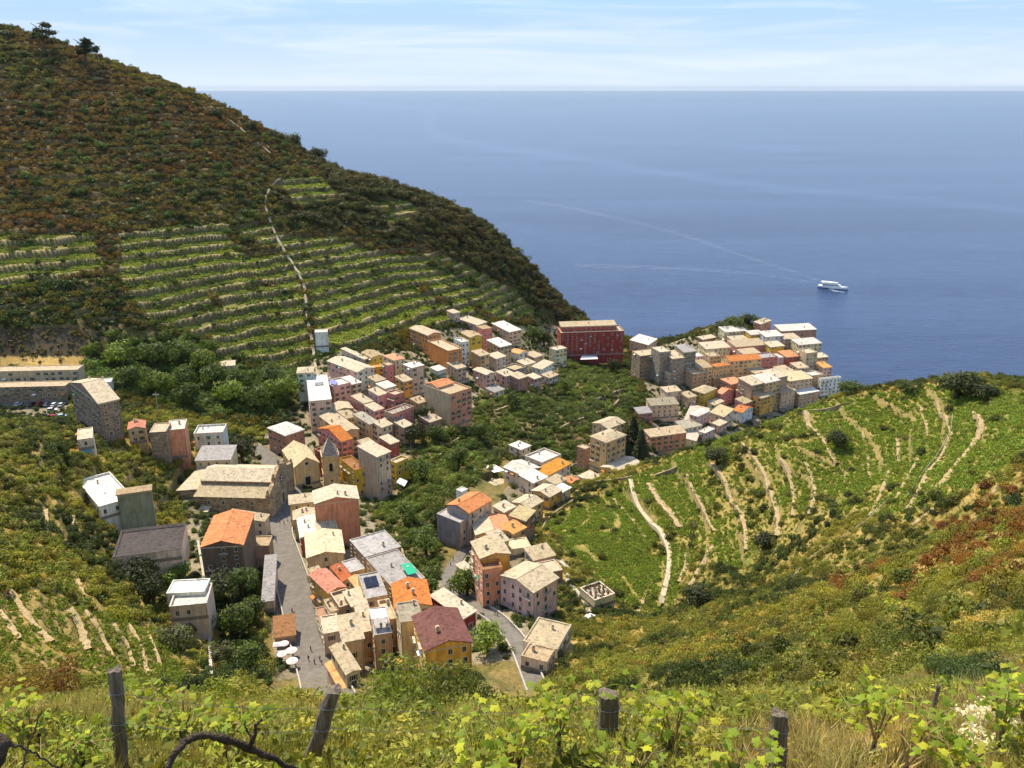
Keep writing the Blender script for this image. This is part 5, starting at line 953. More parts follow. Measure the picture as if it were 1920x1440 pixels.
# ---------------------------------------------------------------- near terrace: grass, weeds, edge shrubs
bd = Bed(); fo = (cz_ == Z_FORE); dry = fbm(CX, CY, 2.6, 111); p, r_, c_ = sample(fo, 60); t = dry[r_, c_]
gg = sstep(5.5, 8.5, p[:, 1]) * (p[:, 0] < 1.2); bd.put(p, rng.uniform(.1, .26, len(p)) * (1 - .4 * gg), B_TUFT, jit(mixc((.18,.18,.05), (.255,.215,.1), sstep(.35, .6, t) * (1 - .8 * gg)), .35))
p, r_, c_ = sample(fo, 46); t = dry[r_, c_]; k = t < .5; p = p[k]; bd.put(p, rng.uniform(.1, .3, len(p)), B_WEED, jit(mixc((.10,.13,.02), (.23,.225,.035), rng.random(len(p))), .3))
p, r_, c_ = sample(fo & in_poly(CU, CV, [(1300,1240),(1560,1235),(1920,1250),(1920,1330),(1500,1345),(1300,1310)]), 50); bd.put(p, rng.uniform(.1, .2, len(p)), B_TUFT, jit(mixc((.26,.215,.115), (.32,.265,.15), rng.random(len(p))), .2))
p, r_, c_ = sample(fo & (CY < 9), 70); bd.put(p, rng.uniform(.05, .14, len(p)), B_WEED[:2], jit(mixc((.16,.17,.03), (.26,.22,.06), rng.random(len(p))), .35))
bd.make('terrace_grass', 'dry yellow grass and weeds on the near terrace', 'grass')
bd = Bed()
def clumps(poly, dens, sz, idx, ca, cb, zs=1):
    p, r_, c_ = sample(in_poly(CU, CV, poly) & (CY < 40), dens); bd.put(p, rng.uniform(*sz, len(p)), idx, jit(mixc(ca, cb, rng.random(len(p))), .25), zs=zs)
clumps([(660,1262),(980,1262),(960,1340),(680,1340)], 2.2, (.25, .5), B_NEAR, (.045,.062,.016), (.12,.135,.03), 1.15)
clumps([(480,1262),(620,1262),(620,1300),(480,1305)], 2.5, (.18, .35), B_NEAR, (.12,.062,.018), (.16,.10,.025), 1.1)
clumps([(0,1262),(210,1262),(210,1310),(0,1315)], 2.5, (.18, .35), B_NEAR, (.12,.06,.02), (.13,.115,.025))
clumps([(980,1262),(1330,1262),(1330,1300),(980,1310)], 2., (.2, .4), B_NEAR, (.07,.09,.02), (.16,.17,.03))
clumps([(210,1262),(480,1262),(480,1330),(210,1330)], 1.5, (.2, .42), B_NEAR + B_WEED, (.12,.14,.025), (.19,.20,.03))
clumps([(1320,1140),(1920,1040),(1920,1240),(1500,1240),(1320,1250)], .5, (.35, .7), B_NEAR, (.10,.13,.022), (.2,.2,.035))
clumps([(1770,1260),(1870,1260),(1870,1340),(1770,1340)], 1.5, (.3, .45), B_NEAR, (.03,.048,.016), (.05,.07,.02))
bd.make('edge_shrubs', 'leafy shrubs along the lip of the near terrace', 'shrubs')
bd = Bed(); p, r_, c_ = sample(in_poly(CU, CV, [(1790,1350),(1900,1350),(1900,1440),(1790,1440)]) & (CY < 10), 30); bd.put(p + [0, 0, .12], rng.uniform(.08, .16, len(p)), B_WEED, np.array([(.48,.46,.40)]).repeat(len(p), 0)); bd.make('white_flowers', 'patch of small white flowers in the grass at lower right', 'flowers')
# ---------------------------------------------------------------- weathered vineyard posts
def wood():
    m, nt, b = base('weathered_wood'); L = nt.links; t = N(nt, 'ShaderNodeTexCoord'); mp_ = N(nt, 'ShaderNodeMapping', Scale=(16, 16, 1.2)); L.new(t.outputs['Object'], mp_.inputs['Vector']); n = N(nt, 'ShaderNodeTexNoise', Scale=3.0, Detail=8.0, Roughness=.7); L.new(mp_.outputs['Vector'], n.inputs['Vector'])
    r = ramp(nt, [(.3, (.05, .036, .024)), (.5, (.17, .13, .09)), (.72, (.33, .27, .20))]); L.new(n.outputs['Fac'], r.inputs['Fac']); L.new(r.outputs['Color'], b.inputs['Base Color']); b.inputs['Roughness'].default_value = .9; bp = N(nt, 'ShaderNodeBump', Strength=.9, Distance=.02); L.new(n.outputs['Fac'], bp.inputs['Height']); L.new(bp.outputs['Normal'], b.inputs['Normal']); return m
M_WOOD = wood(); M_WIRE = plain('wire', (.25, .23, .21), .4, .1, metal=.8)
def post(u, v, y, wpx, lean, label, sq=False):
    top = at(u, v, y); g = float(hz(top[0], y)); dep = y * CP + (CZ - top[2]) * SP; r = wpx * dep / F / 2; h = top[2] - g; rn = random.Random(int(u))
    e = thing('vineyard_post', label, 'post', (top[0] + lean * h, y, g), 0, 'weathered posts of the near vine row'); m = MB(); k = 9; n = 10; ring = []
    for i in range(k + 1):
        z = -.25 + (h + .25) * i / k; rr = r * (1.06 - .12 * i / k); cx = -lean * max(z, 0) + rn.uniform(-1, 1) * .006
        ring.append([(cx + rr * (1 + rn.uniform(-.08, .08)) * (1.0 if not sq else 1 / max(abs(math.cos(t)), abs(math.sin(t))) * .86) * math.cos(t), rr * (1 + rn.uniform(-.08, .08)) * (1.0 if not sq else 1 / max(abs(math.cos(t)), abs(math.sin(t))) * .86) * math.sin(t), z + (rn.uniform(-.02, .02) if i == k else 0)) for t in [2 * math.pi * j / n for j in range(n)]])
    vs = [p for q in ring for p in q]; fs = [(i * n + j, i * n + (j + 1) % n, (i + 1) * n + (j + 1) % n, (i + 1) * n + j) for i in range(k) for j in range(n)]; c = len(vs); vs.append((-lean * h, 0, h + .01)); fs += [(k * n + j, k * n + (j + 1) % n, c) for j in range(n)]; m.add(vs, fs); m.obj('stake', M_WOOD, e)
    m = MB()
    for zz in (h * .55, h * .82): m.tube([(-lean * zz + r * 1.1 * math.cos(t), r * 1.1 * math.sin(t), zz + .006 * math.sin(3 * t)) for t in [2 * math.pi * j / 14 for j in range(15)]], .003, 4)
    m.tube([(-lean * h * .55 - r, -r * .4, h * .55), (-lean * h * .55 - r - .05, -r * .6, h * .53), (-lean * h * .55 - r - .07, -r, h * .56)], .0025, 4); m.obj('wire_tie', M_WIRE, e); return e, (top[0], y, g, h, lean)
PO = [post(216, 1256, 4.6, 26, -.1, 'tall straight weathered post in the vine row at lower left'), post(626, 1294, 5.0, 30, -.34, 'leaning split post with wire round its top'), post(1141, 1300, 5.5, 42, .02, 'thick square grey post standing in the vines', True), post(1462, 1338, 4.5, 33, .06, 'dark short post at lower right of the vine row'), post(1759, 1285, 6.5, 9, 0, 'thin upright stake beside a dark shrub')]
m = MB()
for (a_, ha, hb) in ((0, .55, .55), (1, .82, .82)):
    A = [PO[i][1] for i in range(4)]
    for P0, P1 in zip(A[:-1], A[1:]):
        p0 = Vector((P0[0], P0[1] - .02, P0[2] + P0[3] * ha)); p1 = Vector((P1[0], P1[1] - .02, P1[2] + P1[3] * hb)); m.tube([tuple(p0.lerp(p1, t) - Vector((0, 0, .06 * 4 * t * (1 - t)))) for t in np.linspace(0, 1, 9)], .0018, 4, cap=False)
tag(m.obj('trellis_wire', M_WIRE), 'thin trellis wire strung between the near posts', 'wire')
# ---------------------------------------------------------------- gnarled old vine stem and near grapevines
M_BARK = plain('vine_bark', (.10, .07, .05), .95, .45, 14, .9, bscale=60); M_CANE = plain('vine_cane', (.28, .20, .08), .8, .3, 20)
def stem(pts, rad, label, name='vine_trunk'):
    P3 = [at(u, v, y) for u, v, y in pts]; t = np.linspace(0, len(P3) - 1, len(P3) * 5); P3 = np.array(P3); c = np.stack([np.interp(t, np.arange(len(P3)), P3[:, k]) for k in range(3)], -1)
    for _ in range(3): c[1:-1] = (c[:-2] + 2 * c[1:-1] + c[2:]) / 4
    c[1:-1] += rng.normal(0, .004, c[1:-1].shape); r = np.interp(t, np.arange(len(rad)), rad) * rng.uniform(.85, 1.2, len(t)); m = MB(); m.tube([tuple(q) for q in c], list(r), 9)
    return m, label, name
e = None
m, lb, nm = stem([(300,1470,3.6),(330,1408,3.7),(352,1385,3.8),(390,1378,3.9),(430,1388,3.95),(468,1405,4.0),(510,1420,4.05),(560,1448,4.1)], [.016,.018,.02,.021,.022,.022,.017,.013], '', ''); e = thing('old_vine', 'arched bare gnarled vine stem at the bottom left', 'vine', tuple(at(300, 1470, 3.6))); o = m.obj('stem', M_BARK, smooth=True); o.parent = e; o.matrix_parent_inverse = Matrix.Translation(-e.location)
for pts, rad in (([(466,1404,4.0),(478,1380,4.0),(480,1360,3.98),(490,1348,3.97)], [.016,.012,.009,.005]), ([(475,1385,4.0),(462,1370,4.02),(458,1352,4.03)], [.008,.006,.003])):
    m, _, _ = stem(pts, rad, ''); o = m.obj('spur', M_BARK, smooth=True); o.parent = e; o.matrix_parent_inverse = Matrix.Translation(-e.location)
e = thing('old_vine', 'dark twisted vine stump at the bottom left corner', 'vine', tuple(at(-5, 1440, 3.6)))
for pts, rad in (([(-20,1470,3.5),(0,1420,3.6),(12,1392,3.6),(0,1380,3.65),(-20,1372,3.7)], [.03,.028,.024,.018,.014]), ([(10,1395,3.6),(40,1400,3.62),(75,1420,3.65),(120,1445,3.7)], [.01,.007,.005,.004]), ([(30,1470,3.6),(60,1380,3.8),(78,1330,3.9)], [.007,.005,.003])):
    m, _, _ = stem(pts, rad, ''); o = m.obj('stem', M_BARK, smooth=True); o.parent = e; o.matrix_parent_inverse = Matrix.Translation(-e.location)
def grape_leaf(seed):
    r = random.Random(seed); n = 20; pts = []
    for i in range(n):
        t = 2 * math.pi * i / n; lob = 1 + .22 * math.cos(5 * t) + .10 * math.cos(10 * t + .6); d = .5 * lob * (.85 if i else .25); pts.append((d * math.sin(t), -d * math.cos(t) + .12, r.uniform(-.05, .05) - .16 * (d * math.sin(t)) ** 2 * 2))
    me = bpy.data.meshes.new('leaf'); me.from_pydata([(0, .05, .06)] + pts, [], [(0, 1 + i, 1 + (i + 1) % n) for i in range(n)]); me.polygons.foreach_set('use_smooth', [True] * n); return me
M_GRAPE = leaf_mat('grape_leaf', False, (.22, .29, .026), .42); M_GRAPE2 = leaf_mat('grape_leaf_young', False, (.42, .43, .035), .45)
LEAF = []
for s_ in range(6):
    me = grape_leaf(s_); me.materials.append(M_GRAPE if s_ < 4 else M_GRAPE2); LEAF.append(me)
def grapevine(u, v, y, hgt, wid, nl, label, seed):
    r = random.Random(seed); c = at(u, v, y); g = float(hz(c[0], y)); e = thing('grapevine', label, 'grapevine', (c[0], y, g), 0, 'grapevines on the near terrace'); m = MB(); m.tube([(0, 0, -.1), (r.uniform(-.04, .04), 0, .12), (r.uniform(-.06, .06), .02, .28)], [.022, .018, .014], 7); m.obj('trunk', M_BARK, e, True)
    tips = []; m = MB()
    for i in range(6):
        a = r.uniform(-wid, wid); pts = [(0, 0, .2), (a * .5, r.uniform(-.1, .1), .2 + hgt * .55), (a, r.uniform(-.2, .2), hgt * r.uniform(.8, 1.1)), (a * 1.25 + r.uniform(-.1, .1), r.uniform(-.25, .25), hgt * r.uniform(.7, 1.1))]; m.tube(pts, [.008, .006, .004, .002], 5, cap=False); tips.append([Vector(p) for p in pts])
    m.obj('cane', M_CANE, e)
    for i in range(int(nl * 1.8)):
        t = r.choice(tips); k = r.uniform(.6, 2.99); j = int(k); p = t[j].lerp(t[j + 1], k - j) + Vector((r.gauss(0, .07), r.gauss(0, .07), r.gauss(0, .06))); s = r.uniform(.048, .09)
        o = link('leaf', r.choice(LEAF), e, p); o.rotation_euler = (r.uniform(-.3, 1.0), r.uniform(-.5, .5), r.uniform(0, 6.28)); o.scale = (s, s, s)
for i, a_ in enumerate([(960,1400,4.5,.55,.32,46,'bright grapevine at the bottom centre, left of the thick post'),(1045,1392,5.0,.62,.3,46,'taller bright grapevine just left of the thick post'),(900,1440,4.0,.3,.3,30,'low grapevine at the bottom edge left of centre'),(1262,1400,4.9,.6,.26,42,'grapevine between the thick post and the dark post'),
    (1640,1395,4.9,.62,.28,42,'grapevine with pale tips right of the dark post'),(1700,1440,4.3,.5,.28,36,'grapevine at the bottom edge right of the dark post'),(1870,1400,4.8,.6,.32,46,'leafy grapevine near the right edge by the white flowers'),(1925,1345,5.2,.55,.3,36,'grapevine cut by the right edge'),(1790,1440,4.2,.34,.3,30,'low grapevine between the two lower right ones'),
    (60,1380,5.2,.5,.35,40,'grapevine left of the tall straight post'),(150,1430,4.4,.36,.3,30,'low grapevine at the foot of the tall straight post'),(345,1360,5.6,.55,.32,42,'grapevine right of the tall straight post'),(425,1385,4.9,.45,.3,36,'grapevine above the arched bare stem'),(1200,1440,4.3,.2,.3,24,'low grapevine at the foot of the thick post'),(1380,1440,4.2,.35,.28,28,'low grapevine left of the dark post')]): grapevine(*a_, 500 + i)
# ---------------------------------------------------------------- street surfaces, paths, walls
M_ASPH = plain('street_paving', (.165, .145, .125), .9, .25, .5, .5, bscale=4); M_PATH = plain('path_stone', (.50, .41, .28), .95, .3, 1.2, .5); M_WALL = stone('dry_stone', (.36, .285, .19), 1.6); M_CONC = plain('concrete', (.42, .38, .32), .9, .2, .8)
for (c, w), nm in zip(ROADS, ('street', 'street')):
    m = MB(); d = np.gradient(c[:, :2], axis=0); d /= np.linalg.norm(d, axis=1, keepdims=True); nrm = np.stack([-d[:, 1], d[:, 0]], -1); vs = []
    for i in range(len(c)): vs += [(*(c[i, :2] + nrm[i] * w[i]), c[i, 2] + .02), (*c[i, :2], c[i, 2] + .08), (*(c[i, :2] - nrm[i] * w[i]), c[i, 2] + .02)]
    m.add(vs, [(3 * i + k, 3 * i + k + 1, 3 * i + 4 + k, 3 * i + 3 + k) for i in range(len(c) - 1) for k in (0, 1)][::1]); o = m.obj(nm, M_ASPH); o['kind'] = 'structure'
    if (o.data.polygons[0].normal.z < 0): o.data.flip_normals()
    for sd, lab in ((1, 'left'), (-1, 'right')):
        m = MB(); vs = []; kk = range(0, int(len(c) * .62)) if len(c) > 0 else []
        for i in kk: p, q = c[i, :2] + nrm[i] * (w[i] + .05) * sd, c[i, :2] + nrm[i] * (w[i] + .4) * sd; vs += [(*p, c[i, 2] - 1.5), (*p, c[i, 2] + .75), (*q, c[i, 2] + .75), (*q, c[i, 2] - 1.5)]
        m.add(vs, [(4 * i + k, 4 * i + k + 1, 4 * i + 5 + k, 4 * i + 4 + k) for i in range(len(kk) - 1) for k in (0, 1, 2)] + [(0, 1, 2, 3)]); tag(m.obj('parapet_wall', M_CONC), 'low pale parapet on the %s side of the %s' % (lab, 'main street' if c is ROADS[0][0] else 'stream street'), 'wall')
def drape(pts, half, lift, dmin=95, sub=2.0, dmax=900):
    c = np.array([gp(u, v, dmin, dmax) for u, v in pts]); t = np.r_[0, np.cumsum(np.linalg.norm(np.diff(c[:, :2], axis=0), axis=1))]; tt = np.linspace(0, t[-1], max(4, int(t[-1] / sub))); xy = np.stack([np.interp(tt, t, c[:, k]) for k in range(2)], -1)
    for _ in range(3): xy[1:-1] = (xy[:-2] + 2 * xy[1:-1] + xy[2:]) / 4
    d = np.gradient(xy, axis=0); d /= np.linalg.norm(d, axis=1, keepdims=True) + 1e-9; n = np.stack([-d[:, 1], d[:, 0]], -1); z = np.max([hz(*(xy + n * k * half).T) for k in (-1, 0, 1)], 0) + lift
    for _ in range(2): z[1:-1] = np.maximum(z[1:-1], (z[:-2] + z[2:]) / 2)
    return xy, n, z
M_EARTH = plain('terrace_earth', (.40, .295, .155), .95, .4, 1.4, .6)
def ribbon(name, pts, half, mat, label=None, cat=None, dmin=95, lift=.12, depth=1.5, kind='structure', sub=2.0, wob=0.0):
    xy, n, z = drape(pts, half, lift, dmin, sub); m = MB(); vs = []
    for i in range(len(xy)): h0, h1 = half * (1 + rng.uniform(-wob, wob)), half * (1 + rng.uniform(-wob, wob)); p, q = xy[i] + n[i] * h0, xy[i] - n[i] * h1; vs += [(*p, z[i] - depth), (*p, z[i]), (*q, z[i]), (*q, z[i] - depth)]
    m.add(vs, [(4 * i + k, 4 * i + 4 + k, 4 * i + 5 + k, 4 * i + k + 1) for i in range(len(xy) - 1) for k in (0, 1, 2)]); o = m.obj(name, mat)
    if kind == 'structure': o['kind'] = 'structure'
    else: tag(o, label, cat)
    return o
ribbon('hill_stairway', [(410,218),(440,236),(470,262),(505,290),(545,328),(512,345),(495,385),(515,440),(530,470),(552,505),(572,540),(576,600),(585,640),(592,690),(600,720)], .75, plain('stair_stone', (.38, .31, .21), .95, .35, .8, .5), dmin=230, lift=.9, sub=3.0, wob=.4)
ribbon('vineyard_path', [(1182,900),(1188,935),(1210,970),(1235,1000),(1256,1032),(1254,1075),(1240,1138)], .8, M_PATH, lift=.35)
ribbon('garden_path', [(1042,1048),(1062,1062),(1070,1072),(1060,1085),(1074,1104),(1092,1122),(1105,1150)], .6, M_CONC, lift=.4)
ribbon('stone_wall', [(372,1020),(380,1070),(386,1110),(390,1160),(394,1220),(399,1285)], .35, M_CONC, 'long grey garden wall running downhill left of the main street', 'wall', lift=1.3, depth=4, kind='t')
ribbon('stone_wall', [(1048,772),(1085,758),(1125,748),(1165,733)], .4, M_WALL, 'pale retaining wall across the gully gardens', 'wall', 200, 1.1, 4, 't')
ribbon('stone_wall', [(1085,868),(1105,835),(1135,800),(1150,788)], .5, M_WALL, 'stone ramp wall climbing beside the ochre villa', 'wall', 200, 1.0, 4, 't')
ribbon('stone_wall', [(840,838),(880,812),(905,798)], .4, M_WALL, 'stone wall in the gully below the beige and salmon house', 'wall', 190, 1.0, 4, 't')
ribbon('stone_wall', [(1110,905),(1150,902),(1185,895)], .35, M_WALL, 'short stone wall meeting the vineyard path on the crest', 'wall', 100, .7, 3, 't')
ribbon('stone_wall', [(1228,893),(1250,888),(1268,880)], .4, M_WALL, 'short dry stone wall with shade below it on the spur', 'wall', 100, .8, 3, 't')
ribbon('stone_wall', [(1500,778),(1540,772),(1590,758)], .35, M_WALL, 'pale dry stone wall on the spur crest', 'wall', 100, .6, 3, 't')
ribbon('stone_wall', [(1010,1000),(1025,975),(1050,955),(1080,935)], .3, M_WALL, 'stone edging of the lowest vine plot by the cottages', 'wall', 100, .5, 3, 't')
for pts, hw in (([(1327,870),(1360,910),(1380,957),(1397,990),(1400,1033)], .9), ([(1393,833),(1420,867),(1437,900),(1453,943),(1460,980),(1457,1010)], 1.0), ([(1463,867),(1480,893),(1490,927),(1487,970)], .9), ([(1510,867),(1523,893),(1530,927),(1517,967)], .8), ([(1510,777),(1527,807),(1553,837),(1560,853),(1570,873)], 1.1), ([(1287,887),(1300,920),(1320,957),(1340,997)], .7), ([(1337,1023),(1323,1053),(1293,1100)], .8), ([(1287,1037),(1287,1063),(1273,1093)], .7), ([(1223,1087),(1207,1120),(1197,1147)], .6), ([(1217,907),(1235,935),(1260,965),(1278,990)], 1.7), ([(1150,935),(1170,955),(1195,985),(1210,1010)], .9),
    ([(1757,757),(1773,783),(1783,813),(1773,847),(1747,880),(1723,920),(1700,960)], .6), ([(1727,763),(1737,797),(1742,820)], .6), ([(1827,773),(1840,807),(1827,833),(1800,867),(1757,920)], .9), ([(1723,857),(1700,900),(1677,943)], .5), ([(1667,883),(1647,937),(1630,970)], .5), ([(1617,813),(1627,847),(1630,893)], .5), ([(1683,823),(1685,867)], .7), ([(1780,937),(1740,963),(1710,987)], .4), ([(1873,913),(1840,947)], .5),
    ([(160,1147),(187,1187),(213,1237)], .55), ([(213,1173),(240,1210),(252,1253)], .5), ([(240,1173),(263,1207),(278,1268)], .5), ([(277,1187),(293,1227),(303,1253)], .45), ([(133,1147),(150,1177),(167,1223)], 1.0), ([(20,1113),(53,1160),(97,1207)], .7), ([(0,1147),(37,1200)], .6), ([(97,1030),(133,1060),(157,1120)], .7), ([(87,960),(87,1017)], .7), ([(140,960),(133,1007)], .6)):
    ribbon('terrace_path', pts, hw * .8, M_EARTH, dmin=58, lift=.18, depth=1.6, sub=1.2, wob=.35)
for pts in ([(930,772),(960,760),(985,748)], [(1050,805),(1105,782),(1160,752)], [(770,880),(800,868),(835,850)], [(1000,800),(1040,780),(1080,770)], [(740,990),(752,1030),(760,1060)], [(800,945),(830,930),(850,915)]): ribbon('garden_path', pts, .5, M_WALL, dmin=150, lift=.9, depth=3)
def rail(pts, label):
    xy, n, z = drape(pts, .2, .75, 60, 2.0); m = MB(); m.tube([(*xy[i], z[i]) for i in range(len(xy))], .07, 5); e = thing('monorail_track', label, 'rail track', (xy[0][0], xy[0][1], z[0])); o = m.obj('rail', M_CONC); o.parent = e; o.matrix_parent_inverse = Matrix.Translation(-e.location)
    for i in range(0, len(xy), 2): m = MB(); m.tube([(*xy[i], z[i]), (*xy[i], z[i] - 1.4)], .03, 4); o = m.obj('support', M_IRON); o.parent = e; o.matrix_parent_inverse = Matrix.Translation(-e.location)
rail([(1485,1088),(1510,1060),(1540,1035),(1575,1015),(1610,992),(1640,965),(1665,940)], 'pale lower stretch of the vineyard monorail track'); rail([(1700,935),(1730,890),(1762,850),(1782,815),(1785,780)], 'upper stretch of the vineyard monorail track among bright vines')
# ---------------------------------------------------------------- things on roofs and terraces
def quad_at(us, z, name, label, cat, mat, t=.06, legs=0):
    P4 = []
    for u, v in us: y = (CZ - z) / float(tanv(v)); P4.append(at(u, v, y))
    P4 = np.array(P4); c = P4.mean(0); e = thing(name, label, cat, tuple(c)); m = MB(); q = P4 - c; m.slab([tuple(x) for x in q], t); m.obj('sheet', mat, e)
    for x in q[:4]:
        if legs: mm = MB(); mm.tube([(x[0] * .96, x[1] * .96, -t), (x[0] * .96, x[1] * .96, -legs)], .04, 5); mm.obj('pole', M_IRON, e)
    return e
def byl(s): return next(h for h in HOUSES if s in h['e']['label'])
g_ = byl('light grey roof under a green awning'); quad_at([(765,1078),(783,1073),(770,1055),(751,1058)], g_['zt'] + 1.6, 'awning', 'emerald green awning on the grey roof terrace', 'awning', plain('green_canvas', (.02,.36,.20), .8, .1), .05, 1.7)
s_ = byl('solar panels'); pv = plain('solar_glass', (.012,.014,.03), .15, .2, spec=.6)
for k, lab in enumerate(('left one of two solar panels on the grey flat roof', 'right one of two solar panels on the grey flat roof')):
    e = thing('solar_panel', lab, 'solar panel', (0, 0, 0)); u0 = 690 + 0 * k; c = s_['o'] + s_['b'] * s_['R'] * (.3 + .32 * k) + s_['a'] * s_['L'] * .55; e.location = (c[0], c[1], s_['zt'] + .5); e.rotation_euler = (0, 0, math.atan2(s_['b'][1], s_['b'][0])); m = MB(); m.slab([(-.9, -1.8, 0), (.9, -1.8, 0), (.9, 1.8, .9), (-.9, 1.8, .9)], .08); m.obj('panel', pv, e); m = MB()
    for x in (-.8, .8): m.tube([(x, 1.7, .8), (x, 1.7, -.5)], .04, 4); m.tube([(x, -1.6, .0), (x, -1.6, -.5)], .04, 4)
    m.obj('frame', M_IRON, e)
w_ = byl('tan house with roof terrace and potted'); quad_at([(697,1160),(727,1156),(722,1140),(692,1143)], w_['zt'] + 4.0, 'canopy', 'white cloth canopy over a roof terrace in the main street block', 'canopy', M_CLOTH, .05, 3.0)
quad_at([(908,874),(926,886),(946,882),(928,871)], byl('greige house with white gable roof')['zt'] - 5, 'canopy', 'flat white canopy in the gully garden', 'canopy', M_CLOTH, .06, 2.5)
quad_at([(1088,674),(1121,673),(1119,667),(1091,667)], hot['zb'] + 1.0, 'canopy', 'long white canopy below the red hotel', 'canopy', M_CLOTH, .06, 2.6)
quad_at([(151,850),(172,846),(170,837),(150,840)], gp(160, 852, 150)[2] + 1.8, 'tarpaulin', 'teal tarpaulin in the bushes on the left slope', 'tarpaulin', plain('teal_canvas', (.04,.33,.33), .7, .1), .05, 2.2)
quad_at([(951,1092),(966,1101),(964,1090),(952,1082)], byl('four storey lilac')['zt'] - 2.2, 'awning', 'pale teal awning on the lilac house balcony', 'awning', plain('pale_teal_canvas', (.25,.5,.45), .7, .1), .04)
quad_at([(742,905),(758,912),(764,902),(750,896)], byl('small yellow house with awning')['zt'] - 4, 'awning', 'white awning below the small yellow house', 'awning', M_CLOTH, .05)
quad_at([(616,716),(628,722),(634,716),(622,711)], byl('white roof terrace and blue awning')['zt'] + 1.6, 'awning', 'blue striped awning on the pink house terrace', 'awning', plain('blue_canvas', (.2,.22,.55), .7, .1), .05, 1.6)
t_ = byl('a tank at the slope edge'); m = MB(); m.tube([(-2.2, 0, .9), (2.2, 0, .9)], .8, 12); e = thing('water_tank', 'white cylindrical tank on the tall pink house roof', 'tank', (*(t_['o'] + t_['b'] * t_['R'] * .55 + t_['a'] * t_['L'] * .6), t_['zt'] + .2), math.atan2(t_['b'][1], t_['b'][0])); m.obj('tank_shell', M_CLOTH, e, True); m = MB(); m.box(-1.6, -1.3, -.6, .6, -.2, .4); m.box(1.3, 1.6, -.6, .6, -.2, .4); m.obj('cradle', M_IRON, e)
# planters on the white terrace house
pt = byl('white terrace house with planters'); Mp = leaf_mat('planter_leaf', False, (.05, .08, .02)); r = np.random.default_rng(5); pp, dd = lumpy(160, r, 1.0, 4); v_, f_ = cards(pp, dd, .16, 1.2, r); PLM = mesh_from(v_, f_, 'plant', Mp); mpot = MB(); mpot.tube([(0, 0, 0), (0, 0, .55)], [.28, .36], 9); POT = mpot.mesh('pot', plain('terracotta', (.42, .18, .09), .85, .15))
rn = random.Random(3); k = 0
for i in range(4):
    for j in range(3):
        c = pt['o'] + pt['b'] * pt['R'] * (.16 + .22 * i) + pt['a'] * pt['L'] * (.2 + .3 * j + rn.uniform(-.08, .08)); e = thing('potted_plant', 'dark potted shrub on the white terrace below the vineyard path', 'potted plant', (c[0], c[1], pt['zt'] + .05), 0, 'potted shrubs on the white terrace'); link('pot', POT, e); o = link('plant', PLM, e, (0, 0, .45), rn.uniform(0, 6), (.7, .7, .9))
# parasols
def parasol(u, v, r, label, square):
    r *= .74; c = gp(u, v + 14, 95); e = thing('parasol', label, 'parasol', tuple(c), rng.uniform(0, 1), 'white parasols of the cafe garden'); n = 4 if square else 10; m = MB(); m.tube([(0, 0, 0), (0, 0, 3.0)], .04, 6); m.obj('pole', M_IRON, e); m = MB(); ri = [(r * math.cos(2 * math.pi * (k + .5) / n), r * math.sin(2 * math.pi * (k + .5) / n), 2.35) for k in range(n)]; lo = [(x, y, 2.15) for x, y, z in ri]; m.add([(0, 0, 2.95)] + ri + lo, [(0, 1 + k, 1 + (k + 1) % n) for k in range(n)] + [(1 + k, 1 + n + k, 1 + n + (k + 1) % n, 1 + (k + 1) % n) for k in range(n)]); m.obj('canopy', plain('parasol_cloth', (.66, .58, .55), .85, .06), e); m = MB(); m.tube([(0, 0, 0), (0, 0, .12)], .35, 8); m.obj('base', M_CONC, e)
for a_ in ((521,1208,2.0,'square white parasol, leftmost in the cafe garden',True),(534,1206,1.8,'small white parasol beside the square one',False),(548,1219,2.1,'white parasol nearest the main street',False),(530,1226,1.9,'white parasol in the middle of the cafe garden',False),(549,1239,2.1,'large pinkish white parasol, lowest in the cafe garden',False)): parasol(*a_)
# ---------------------------------------------------------------- utility pole
c = gp(298, 782, 200); hgt = 50 * (c[1] * CP + (CZ - c[2]) * SP) / F; e = thing('utility_pole', 'grey utility pole with crossarm behind the upper village', 'utility pole', tuple(c)); m = MB(); m.tube([(0, 0, -1), (0, 0, hgt)], [.28, .16], 8); m.obj('pole', M_CONC, e); m = MB(); m.box(-1.5, 1.5, -.12, .12, hgt - 1.6, hgt - 1.3); m.obj('crossarm', M_CONC, e)
for x in (-1.3, -.6, .6, 1.3): m = MB(); m.tube([(x, 0, hgt - 1.3), (x, 0, hgt - .95)], [.07, .1], 6); m.obj('insulator', M_CLOTH, e)
